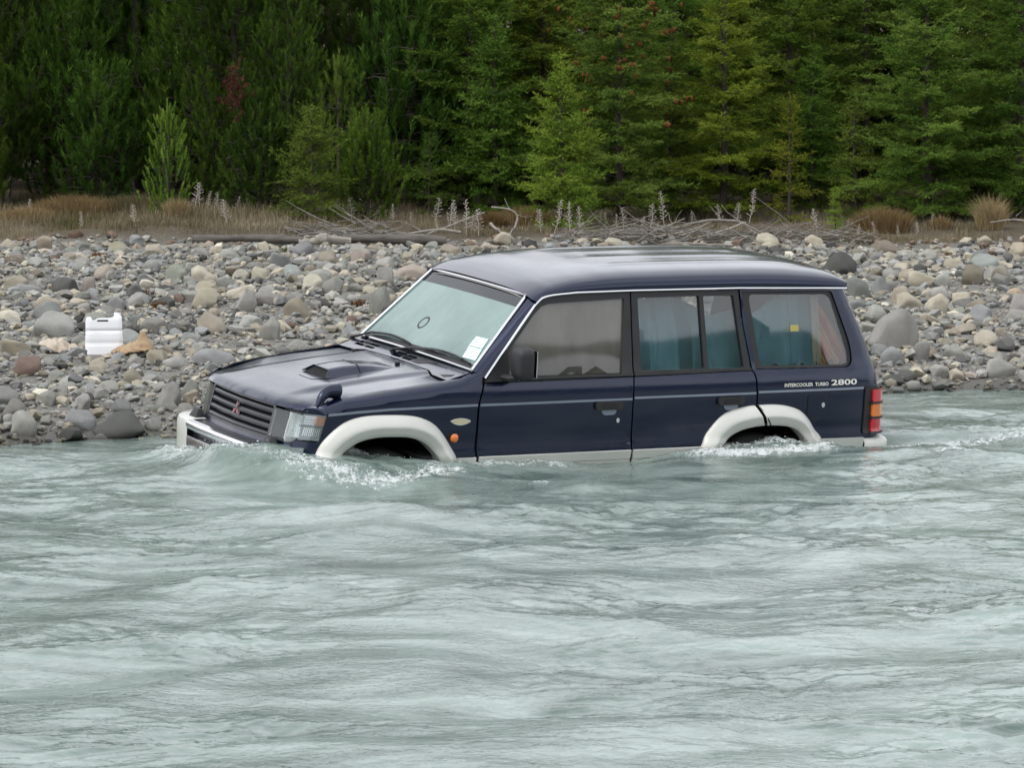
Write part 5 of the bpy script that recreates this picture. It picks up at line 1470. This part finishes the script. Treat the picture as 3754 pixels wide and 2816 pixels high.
gr_ = obj('dry_grass', mesh_np('dry_grass', V, F, smooth=False, attrs={'tint': ('FLOAT', T_)}), M_GRASS)
tag(gr_, 'thin straw-coloured grass along the forest edge', 'grass', kind='stuff')

def tussock(x, y, r, h, nb, t0, label, seed, mat=None):
    rg = np.random.default_rng(seed); a = rg.uniform(0, 6.28, nb); q = r * rg.random(nb) ** .6
    base = np.stack([np.cos(a) * q, np.sin(a) * q * .8, np.zeros(nb)], 1)
    hh = h * rg.uniform(.45, 1.0, nb) * (1 - .35 * (q / r) ** 2)
    ln = np.stack([np.cos(a), np.sin(a), np.zeros(nb)], 1) * (.15 + .5 * (q / r) * rg.random(nb))[:, None] + rg.normal(0, .14, (nb, 3)) * [1, 1, 0]
    V, F, T_ = blades(base, hh, ln, .0032, np.clip(t0 + rg.normal(0, .2, nb), 0, 1), rg)
    o = obj('grass_tussock', mesh_np('grass_tussock', V, F, smooth=False, attrs={'tint': ('FLOAT', T_)}), mat or M_TUFT)
    o.location = (x, y, float(terrain(x, y)) - .01)
    return tag(o, label, 'tussock', 'grass tussocks on the terrace edge')
tussock(3.85, 39.75, .28, .34, 2600, .38, 'wide brown tussock in front of the large spreading fir', 1)
tussock(4.95, 39.6, .13, .46, 900, .85, 'tall pale straw tussock near the right edge', 2)
tussock(-.22, 39.95, .13, .22, 1100, .2, 'low rusty brown tussock between the bleached branches', 3)
tussock(-3.50, 40.05, .13, .24, 900, .8, 'pale tuft of grass at the foot of the lone sapling', 4)
tussock(4.45, 39.7, .10, .20, 500, .55, 'small tan tuft between the brown and pale tussocks', 5)
tussock(-4.75, 41.6, .45, .30, 2600, .45, 'broad straw-coloured clump below the old dark-trunked pine', 6)
tussock(-5.2, 40.9, .3, .22, 1300, .6, 'broad pinkish straw clump at the left edge', 7)
tussock(-4.05, 41.7, .4, .28, 1900, .35, 'olive and straw clump just left of the lone sapling', 8, M_GRASS)
tussock(.15, 40.2, .35, .26, 1500, .5, 'ragged tan clump behind the crooked white branch', 9)

# dried flower stalks with curled side sprays
M_STALK = plain('dry_stalk', (.42, .385, .335), .95, var=.3, nscale=30)
def stalk_mesh(seed):
    rg = np.random.default_rng(seed); paths = []; rads = []
    z = np.linspace(0, 1, 7); sp = np.stack([np.cumsum(rg.normal(0, .012, 7)), np.cumsum(rg.normal(0, .012, 7)), z], 1)
    paths.append(sp); rads.append(np.linspace(.016, .007, 7))
    nb = 26
    for k in range(nb):
        u = .22 + .78 * k / nb; L = (.15 - .09 * u) * rg.uniform(.7, 1.25); a = k * 2.4 + rg.normal(0, .3)
        w = np.linspace(0, 1, 6); d = np.array([math.cos(a), math.sin(a)])
        # springs out, then curls over
        ex = L * np.sin(w * 2.2); ez = L * (.9 * w - 1.15 * np.maximum(0, w - .45) ** 1.3)
        c = [np.interp(u, z, sp[:, q]) for q in range(3)]
        paths.append(np.stack([c[0] + d[0] * ex, c[1] + d[1] * ex, c[2] + ez], 1)); rads.append(np.array([.006, .011, .014, .014, .012, .008]))
    V, F = tube_np(paths, rads, 4); me = mesh_np('dried_stalk', V, F); me.materials.append(M_STALK); return me
SM = [stalk_mesh(200 + i) for i in range(5)]
STALKS=[(0.30,39.36,0.25),(0.44,39.18,0.35),(0.58,39.18,0.33),(0.70,39.36,0.28),(0.98,39.87,0.16),(1.16,39.87,0.22),(1.45,39.87,0.26),(1.61,40.15,0.38),(2.20,40.39,0.20),(0.92,40.15,0.16),(2.38,40.45,0.21),(2.51,40.39,0.36),(1.91,40.50,0.11),(3.14,39.26,0.27),(3.73,39.29,0.16),(3.55,39.28,0.12),(3.97,39.30,0.10),(4.35,39.76,0.17),(4.17,39.40,0.13),(-1.56,40.68,0.55),(-1.67,40.15,0.25),(-2.09,40.15,0.11),(-0.65,40.10,0.23),(-0.47,39.18,0.37),(-0.59,39.53,0.33),(-0.34,39.18,0.27),(-0.41,39.25,0.21),(-1.26,40.27,0.21),(-1.07,40.27,0.13),(-0.82,40.56,0.27),(-4.42,39.42,0.19),(-3.86,39.20,0.23),(-3.47,41.91,0.29),(-3.45,42.20,0.28),(-3.31,41.59,0.22),(-3.20,41.47,0.23),(-2.94,39.42,0.25),(-3.01,41.53,0.20),(-4.23,43.07,0.26),(-2.57,41.91,0.26),(-2.86,41.59,0.17),(-5.22,41.29,0.20),(1.08,39.70,0.17),(1.34,39.70,0.15),(-0.77,39.53,0.14),(4.87,39.70,0.19)]
sb = {}
for i, (x, y, h) in enumerate(STALKS):
    o = obj('dried_stalk', SM[i % 5]); o.location = (x, y, float(terrain(x, y)) - .01); hx = max(h, .13) * 1.04
    wd = .52 + .35 * rng.random() if h < .3 else .46; o.scale = (max(.17, hx * wd * 2.0), max(.17, hx * wd * 2.0), hx)
    o.rotation_euler = (rng.normal(0, .10), rng.normal(0, .12), rng.uniform(0, 6.28))
    sx = scr(x, y, .5)[0]
    pl = 'in dry grass left of the lone sapling' if sx < 340 else 'in dry grass right of the lone sapling' if sx < 560 else 'in front of the bushy young trees' if sx < 820 else 'among the bleached driftwood branches' if sx < 1060 else 'in front of the cone-shaped young fir' if sx < 1290 else 'behind the right brushwood heap' if sx < 1520 else 'at the end of the long grey branch' if sx < 1700 else 'near the brown tussock' 
    sb.setdefault((h > .3, pl), []).append((sx, o))
for (tall, pl), l in sb.items():
    l.sort(key=lambda a: a[0])
    for k, (_, o) in enumerate(l):
        lab = f"{'tall' if tall else 'short'} dried grey flower stalk {pl}" if len(l) == 1 else f"{ordinal(k)} {'tall' if tall else 'short'} dried grey flower stalk from left, {pl}"
        tag(o, lab, 'dried stalk', 'dried flower stalks on the terrace')
# ================================================================== things left on the bank
M_JERRY = plain('white_polythene', (.80, .81, .84), .38, var=.04)
jc = empty('jerrycan', (-3.06, 28.60, float(terrain(-3.06, 28.6)) - .015), (math.radians(-5), 0, math.radians(8)))
jc.scale = (1.0, 1.0, .86)
tag(jc, 'white plastic jerrycan standing on the stony bank', 'jerrycan')
JO = rounded([(-.133, 0), (.133, 0), (.140, .03), (.141, .12), (.137, .20), (.137, .30), (.130, .352), (.082, .354), (.070, .335), (.050, .329), (-.048, .327), (-.066, .310), (-.088, .310), (-.092, .338), (-.126, .340), (-.136, .30), (-.136, .20), (-.140, .12), (-.139, .03)], .012, 4)
def jfn(u, v):
    gz = .010 * (math.exp(-((v - .110) / .010) ** 2) + math.exp(-((v - .215) / .010) ** 2))
    ed = .018 * (max(0, abs(u) - .10) / .04) ** 2 + .012 * max(0, (v - .30) / .05) ** 2
    return Vector((u, -.085 + gz + ed, v))
body = skin('body', JO, jfn, M_JERRY, jc, (0, -1, 0), .165, .016, holes=[rounded(rect(-.050, .034, .296, .312), .007)], sharp=50)
MB().tube([(.105, 0, .352), (.105, 0, .375)], [.026, .024], 14).build('cap', M_JERRY, jc, 40)
MB().tube([(-.08, -.083, .20), (.10, -.080, .20)], .003, 6).build('seam', M_JERRY, jc)

def crumple(name, w, d, h, seed, mat, peak=None, nr=22, na=64):
    """a limp sack: creased sheet heaped on the stones, with an irregular torn outline"""
    R, A = np.meshgrid(np.linspace(0.02, 1, nr), np.linspace(0, 2 * np.pi, na, endpoint=False), indexing='ij')
    edge = 1 + .30 * perlin(np.cos(A) * 1.5 + seed, np.sin(A) * 1.5, seed) + .10 * perlin(np.cos(A) * 5 + seed, np.sin(A) * 5, seed + 5)
    X = R * np.cos(A) * edge; Y = R * np.sin(A) * edge
    Z = h * (1 - R ** 2) ** .6 + h * .9 * (1 - 2 * np.abs(perlin(X * 1.5 + .6 * Y + 3, Y * 1.6, seed + 1))) * (1 - .55 * R) + h * .45 * np.abs(perlin(X * 3.5, Y * 3.2, seed + 2)) + h * .12 * perlin(X * 9, Y * 9, seed + 3)
    if peak: Z = Z + peak[2] * np.exp(-((X - peak[0]) ** 2 + (Y - peak[1]) ** 2) / .10)
    V = np.stack([X * w / 2, Y * d / 2, Z], -1).reshape(-1, 3)
    idx = np.arange(nr * na).reshape(nr, na); nx = np.roll(idx, -1, 1)
    q = np.stack([idx[:-1], nx[:-1], nx[1:], idx[1:]], -1).reshape(-1, 4)
    o = obj(name, mesh_np(name, V, q, sharp=34), mat); md = o.modifiers.new('thickness', 'SOLIDIFY'); md.thickness = .004
    return o
def sack_mat(name, a, b):
    t = NT(name); co = t.obj_co((2, 9, 6)); nz = t.noise(3, 5, .6, co); fine = t.noise(40, 3, .6, t.obj_co())
    c = t.mix(t.math('MULTIPLY_ADD', nz, 2.4, -.7, clamp=True), a, b)
    return t.done(t.pbsdf(Base_Color=c, Roughness=.7, Normal=t.bump(fine, .5, .01)))
s1 = crumple('plastic_sack', .32, .26, .045, 4, sack_mat('cream_plastic', (.52, .46, .38), (.36, .29, .22)))
s1.location = (-3.40, 28.78, float(terrain(-3.4, 28.78)) + .02); s1.rotation_euler = (0, .16, -.25)
tag(s1, 'crumpled cream plastic sack left of the jerrycan', 'sack')
s2 = crumple('paper_sack', .30, .20, .038, 9, sack_mat('brown_paper', (.42, .31, .19), (.24, .15, .085)), peak=(.62, .1, .10))
s2.location = (-2.83, 28.46, float(terrain(-2.83, 28.46)) + .02); s2.rotation_euler = (0, -.05, .15)
tag(s2, 'torn brown paper sack with an upturned corner right of the jerrycan', 'sack')

# ================================================================== driftwood
def wood_mat(name, a, b):
    t = NT(name); co = t.obj_co((3, 26, 26)); nz = t.noise(2, 6, .65, co); n2 = t.noise(7, 3, .5, t.obj_co())
    c = t.mix(t.math('MULTIPLY_ADD', t.math('ADD', nz, t.math('MULTIPLY', n2, .4)), 2.4, -1.1, clamp=True), a, b)
    return t.done(t.pbsdf(Base_Color=c, Roughness=.85, Normal=t.bump(nz, .7, .02)))
M_LOGD = wood_mat('weathered_log', (.05, .042, .036), (.145, .13, .115)); M_PALE = wood_mat('bleached_wood', (.37, .345, .305), (.19, .17, .145)); M_STICK = wood_mat('grey_brushwood', (.34, .315, .28), (.15, .132, .115))
def limb(name, pts, r0, r1, mat, label, wob=.01, seed=0, n=9, group='driftwood on the bank', bump=.15, twigs=0):
    rg = np.random.default_rng(seed); P = np.array(smooth_line(pts, 22)); k = len(P)
    P[1:-1] += np.cumsum(rg.normal(0, wob, (k - 2, 3)), 0) * np.sin(np.linspace(0, np.pi, k - 2))[:, None] * .5
    R = np.linspace(r0, r1, k) * (1 + bump * np.sin(np.linspace(0, 9, k) + seed) + rg.normal(0, bump * .3, k))
    paths = [P]; rads = [R]
    V, F = tube_np(paths, rads, n)
    cap0 = [tuple(range(n))[::-1]]; 
    me = bpy.data.meshes.new(name); me.from_pydata(V.tolist(), [], F.tolist() + [list(range(n))[::-1], [(k - 1) * n + i for i in range(n)]])
    for p in me.polygons: p.use_smooth = True
    me.set_sharp_from_angle(angle=math.radians(50))
    c = V.mean(0); me.transform(Matrix.Translation(-Vector(c)))
    o = obj(name, me, mat); o.location = c
    for q in range(twigs):
        i = int(rg.integers(k // 3, k - 2)); d = unit(rg.normal(0, 1, 3) + np.array([0, 0, .3])); L = rg.uniform(.08, .2)
        tv, tf = tube_np([np.stack([P[i] + d * L * u + rg.normal(0, .008, 3) for u in np.linspace(0, 1, 4)]) - c], [np.linspace(R[i] * .5, .002, 4)], 5)
        tw = obj('twig', mesh_np('twig', tv, tf), mat, o)
    return tag(o, label, 'driftwood', group)
g0 = lambda x, y, dz=0: (x, y, float(terrain(x, y)) + dz)
limb('driftwood_log', [g0(-3.22, 38.55, .085), g0(-2.66, 38.55, .09), g0(-2.10, 38.54, .08)], .044, .038, M_LOGD, 'long thin dark log lying left of the pale root', .004, 1)
limb('driftwood_log', [g0(-1.70, 38.54, .085), g0(-1.2, 38.54, .09), g0(-.66, 38.52, .085)], .048, .055, M_LOGD, 'thick dark log lying right of the pale root', .004, 2)
limb('driftwood_root', [g0(-2.13, 38.45, .05), g0(-2.0, 38.43, .085), g0(-1.85, 38.42, .08), g0(-1.62, 38.45, .05)], .042, .055, M_PALE, 'pale knotted root stump between the two dark logs', .012, 3, bump=.35)
limb('driftwood_log', [g0(-3.55, 38.5, .02), g0(-3.3, 38.48, .025), g0(-3.05, 38.5, .02)], .022, .028, M_PALE, 'short pale log left of the long thin dark log', .004, 4)
limb('driftwood_branch', [(-.97, 38.90, .47), (-.75, 39.0, .56), (-.50, 39.06, .66), (-.28, 39.1, .73)], .013, .006, M_PALE, 'bleached branch slanting up to the right', .006, 5, 7, twigs=2)
limb('driftwood_branch', [(-1.20, 38.85, .50), (-.83, 38.88, .56), (-.52, 38.92, .54)], .010, .012, M_PALE, 'nearly level pale branch above the thick dark log', .006, 6, 7)
limb('driftwood_branch', [(-.21, 39.2, .78), (-.08, 39.17, .77), (.02, 39.15, .755), (.07, 39.15, .71), (.05, 39.12, .60), (-.03, 39.1, .50)], .007, .012, M_PALE, 'crooked white branch arching over in front of the rusty tussock', .006, 7, 7, twigs=3)
limb('driftwood_branch', [(-.22, 39.2, .61), (-.15, 39.12, .55), (-.05, 39.08, .49)], .018, .010, M_PALE, 'short thick white branch below the crooked one', .006, 8, 7)
limb('driftwood_branch', [(1.33, 38.92, .46), (1.56, 39.02, .57), (1.76, 39.14, .665)], .011, .006, M_PALE, 'pale branch slanting up behind the right brushwood heap', .006, 9, 7, twigs=2)
limb('driftwood_branch', [(1.50, 38.78, .45), (1.80, 38.9, .54), (2.05, 39.0, .60)], .010, .005, M_STICK, 'thin grey branch slanting up beside the right brushwood heap', .006, 10, 7, twigs=2)
limb('driftwood_branch', [(.95, 39.1, .52), (1.35, 39.08, .54), (1.65, 39.06, .57), (1.98, 39.15, .645), (2.34, 39.4, .62)], .024, .016, M_STICK, 'long grey branch lying along the terrace edge', .008, 11, 7, twigs=5)
limb('driftwood_branch', [(1.84, 38.72, .44), (2.04, 38.85, .53), (2.38, 38.98, .635)], .015, .009, M_PALE, 'bleached forked branch rising to the right of the heap', .006, 12, 7, twigs=2)
limb('driftwood_branch', [(1.44, 38.85, .49), (1.77, 38.92, .55), (2.02, 39.0, .635)], .010, .006, M_PALE, 'slim white branch crossing the long grey one', .006, 13, 7)
limb('driftwood_branch', [(2.34, 39.12, .63), (2.53, 39.0, .54), (2.76, 38.76, .43)], .010, .005, M_STICK, 'thin dark branch drooping to the shingle on the right', .006, 14, 7, twigs=2)
limb('driftwood_branch', [(1.50, 38.55, .44), (1.85, 38.52, .45), (2.22, 38.5, .43)], .008, .012, M_PALE, 'pale stick lying flat on the shingle behind the roof', .006, 15, 7)
limb('driftwood_branch', [(4.9, 39.2, .62), (5.2, 39.1, .66), (5.6, 39.0, .55)], .010, .006, M_STICK, 'bare arching branch at the right edge', .006, 16, 7, twigs=2)
def brushwood(name, x0, x1, y0, y1, n, hmax, seed, label):
    rg = np.random.default_rng(seed); paths = []; rads = []
    for k in range(n):
        x = rg.uniform(x0, x1); y = rg.uniform(y0, y1); a = rg.normal(0, .5) + (math.pi if rg.random() < .5 else 0); L = rg.uniform(.12, .55)
        q = np.linspace(0, 1, 6); env = math.sin(math.pi * np.clip((x - x0) / (x1 - x0), .05, .95)); z0 = float(terrain(x, y)) + rg.uniform(0, hmax) * env
        P = np.stack([x + math.cos(a) * L * (q - .5), y + math.sin(a) * L * (q - .5) * .5, z0 + L * rg.normal(.08, .28) * q + .05 * L * np.sin(q * 3.1 + rg.uniform(0, 3))], 1) + np.cumsum(rg.normal(0, .008, (6, 3)), 0)
        P[:, 2] = np.maximum(P[:, 2], terrain(P[:, 0], P[:, 1]) + .004)
        paths.append(P); rads.append(np.linspace(rg.uniform(.004, .012), .002, 6))
    V, F = tube_np(paths, rads, 4)
    o = obj(name, mesh_np(name, V, F), M_STICK); return tag(o, label, 'brushwood', kind='stuff')
brushwood('brushwood', -2.25, -.95, 38.75, 39.15, 190, .13, 1, 'heap of tangled grey twigs above the left logs')
brushwood('brushwood', .55, 2.6, 38.75, 39.15, 250, .11, 2, 'long heap of tangled twigs along the terrace edge behind the roof')
brushwood('brushwood', 2.6, 3.6, 38.8, 39.2, 70, .06, 3, 'low scatter of dead twigs right of the long heap')

# weeds rooted between the stones
def weed(x, y, seed, mat, label, h=.09, nb=160):
    rg = np.random.default_rng(seed); a = rg.uniform(0, 6.28, nb); q = .07 * rg.random(nb) ** .5
    base = np.stack([np.cos(a) * q, np.sin(a) * q, np.zeros(nb)], 1)
    V, F, T_ = blades(base, h * rg.uniform(.4, 1, nb), rg.uniform(.3, 1.0, nb), .004, np.clip(rg.normal(.4, .25, nb), 0, 1), rg)
    o = obj('weed_tuft', mesh_np('weed_tuft', V, F, smooth=False, attrs={'tint': ('FLOAT', T_)}), mat); o.location = (x, y, float(terrain(x, y)) - .005)
    tag(o, label, 'weed', 'weed tufts between the stones')
M_WEEDG = grass_mat('green_weed', (.06, .085, .03), (.13, .15, .06), (.25, .25, .12)); M_WEEDB = grass_mat('brown_weed', (.10, .05, .03), (.17, .09, .05), (.26, .17, .10))
for i, (x, y, c, l) in enumerate([(-2.95, 31.9, 'b', 'low reddish weed behind the jerrycan'), (-2.55, 32.6, 'g', 'small green weed by the puddle hollow'), (-1.05, 34.6, 'g', 'yellow-green weed above the windscreen'), (-3.2, 33.0, 'b', 'brown weed tuft among pinkish stones'), (-1.3, 32.5, 'b', 'brown weed beside the windscreen pillar'),
        (3.45, 34.0, 'b', 'rust-brown weed mat right of the roof'), (4.3, 37.6, 'b', 'dark red weed high on the right bank'), (-2.2, 37.6, 'g', 'green weed below the left logs'), (-4.0, 37.0, 'b', 'brown weed tuft high at far left'), (4.7, 37.9, 'b', 'brown weed tuft at the far right top')]):
    weed(x, y, 50 + i, M_WEEDG if c == 'g' else M_WEEDB, l)

# ================================================================== cloths hung inside the car's rear windows
t = NT('teal_cloth'); co = t.obj_co(); nz = t.noise(160, 2, .5, co); n2 = t.noise(3, 4, .5, co)
c = t.mix(t.math('MULTIPLY_ADD', n2, 1.6, -.4, clamp=True), (.15, .42, .52), (.36, .66, .75))
M_TEAL = t.done(t.pbsdf(Base_Color=c, Roughness=.95, Specular_IOR_Level=.1, Normal=t.bump(nz, .15, .004)))
t = NT('striped_cloth'); sp = t.n('SeparateXYZ', Vector=t.obj_co()); ph = t.math('FRACT', t.math('MULTIPLY', t.math('ADD', sp.outputs['X'], t.math('MULTIPLY', sp.outputs['Z'], .55)), 9.0))
M_STRIPE = t.done(t.pbsdf(Base_Color=t.ramp(ph, [(0, (.42, .02, .02)), (.34, (.42, .03, .02)), (.38, (.70, .17, .02)), (.70, (.75, .22, .03)), (.74, (.10, .12, .06)), (.86, (.55, .40, .08)), (1, (.42, .02, .02))]), Roughness=.9))
M_CLOTHC = plain('cream_cloth', (.58, .53, .42), .9)
car_mat = Matrix.LocRotScale(suv.location, suv.rotation_euler, None)
def drape(name, x0, x1, top, bot, folds, amp, mat, label, seed=0, depth=.075, skew=0.0, n=70, m=26):
    rg = np.random.default_rng(seed); V = []; ph = rg.uniform(0, 6, 4)
    for j in range(m + 1):
        v = j / m
        for i in range(n + 1):
            u = i / n; x = x0 + (x1 - x0) * u; zt = top(u); zb = bot(u); 
            xx = x + skew * (1 - v) * (u - .2); z = zb + (zt - zb) * v
            w = 1 - 2.2 * abs(math.sin(math.pi * folds * (u ** .85) + ph[0] + 1.1 * (1 - v))) ** .8 + .45 * math.sin(2 * math.pi * folds * 1.7 * u + ph[1] - 2 * v)
            a = amp * (.35 + .9 * (1 - v)) 
            puddle = .05 * max(0, .18 - v) / .18 * (1 + math.sin(u * 23 + ph[2]))
            V.append((xx, -(hw(min(xx, 3.3), max(z, 1.05)) - depth - a * w * .5) - 0.0 + puddle * .2, z + puddle * .5))
    V = np.array(V); idx = np.arange((n + 1) * (m + 1)).reshape(m + 1, n + 1)
    q = np.stack([idx[:-1, :-1], idx[:-1, 1:], idx[1:, 1:], idx[1:, :-1]], -1).reshape(-1, 4)
    o = obj(name, mesh_np(name, V, q), mat); o.matrix_world = car_mat
    md = o.modifiers.new('thickness', 'SOLIDIFY'); md.thickness = .003
    return tag(o, label, 'cloth', 'cloths hung inside the car')
I = lambda xs, ys: (lambda u: float(np.interp(u, xs, ys)))
drape('hanging_cloth', 1.79, 2.00, I([0, .2, .6, 1], [1.52, 1.585, 1.58, 1.40]), I([0, 1], [1.06, 1.06]), 1.7, .075, M_TEAL, 'pale teal cloth bunched at the front of the rear door window', 1, .13)
drape('hanging_cloth', 1.96, 2.34, I([0, .3, .6, 1], [1.575, 1.58, 1.56, 1.50]), I([0, 1], [1.06, 1.07]), 2.3, .12, M_TEAL, 'teal cloth swept in long diagonal folds across the rear door window', 2, .18, .42)
drape('hanging_cloth', 2.28, 2.63, I([0, .45, 1], [1.50, 1.44, 1.49]), I([0, 1], [1.05, 1.08]), 1.4, .10, M_TEAL, 'teal cloth sagging across the rear quarter light', 7, .17, .2)
drape('hanging_cloth', 2.63, 3.00, I([0, .4, 1], [1.42, 1.48, 1.585]), I([0, 1], [1.10, 1.08]), 1.1, .08, M_TEAL, 'smooth teal cloth sagging across the rear side window', 3, .13)
drape('hanging_cloth', 2.98, 3.19, I([0, 1], [1.585, 1.575]), I([0, 1], [1.08, 1.08]), 1.6, .08, M_TEAL, 'darker teal cloth folded beside the cream edge in the rear side window', 4, .14)
drape('hanging_cloth', 3.155, 3.215, I([0, 1], [1.575, 1.57]), I([0, 1], [1.11, 1.11]), .7, .02, M_CLOTHC, 'cream strip of cloth hanging in the rear side window', 5, .065)
drape('striped_blanket', 3.215, 3.41, I([0, .3, 1], [1.53, 1.45, 1.24]), I([0, 1], [1.10, 1.12]), 1.2, .02, M_STRIPE, 'red and orange striped blanket at the back of the rear side window', 6, .07)
nt = skin('window_label', rect(2.958, 3.022, 1.352, 1.392), side_fn(-1, -.0105), plain('yellow_label', (.42, .36, .09), .6), QUARTERS[-1], (0, -1, 0), .002, .1)

# ================================================================== spray thrown up where the current meets the car
t = NT('spray'); M_SPRAY = t.done(t.pbsdf(Base_Color=(.80, .84, .84), Roughness=.15, IOR=1.33, Transmission_Weight=.25))
rg = np.random.default_rng(8); pts = []; sz = []
for poly, w, st in FOAM[:10]:
    p = np.array(poly); seg = np.hypot(*np.diff(p, axis=0).T); L = seg.sum(); n = int(110 * L * st)
    cs = np.concatenate([[0], np.cumsum(seg)]) / L; u = rg.random(n)
    x = np.interp(u, cs, p[:, 0]) + rg.normal(0, w * .55, n); y = np.interp(u, cs, p[:, 1]) + rg.normal(0, w * .55, n)
    z = river_z(x, y) + np.abs(rg.normal(0, .020, n)) * (rg.random(n) ** 1.5)
    pts.append(np.stack([x, y, z], 1)); sz.append(.0022 + .0055 * rg.random(n) ** 3)
pts = np.concatenate(pts); sz = np.concatenate(sz); m = len(pts)
V = (i12[None] * sz[:, None, None] * rg.uniform(.6, 1.4, (m, 1, 3)) + pts[:, None]).reshape(-1, 3); F = (f12[None] + (np.arange(m) * 12)[:, None, None]).reshape(-1, 3)
sp_ = obj('spray', mesh_np('spray', V, F), M_SPRAY); tag(sp_, 'white spray drops where the river breaks against the car', 'spray', kind='stuff')
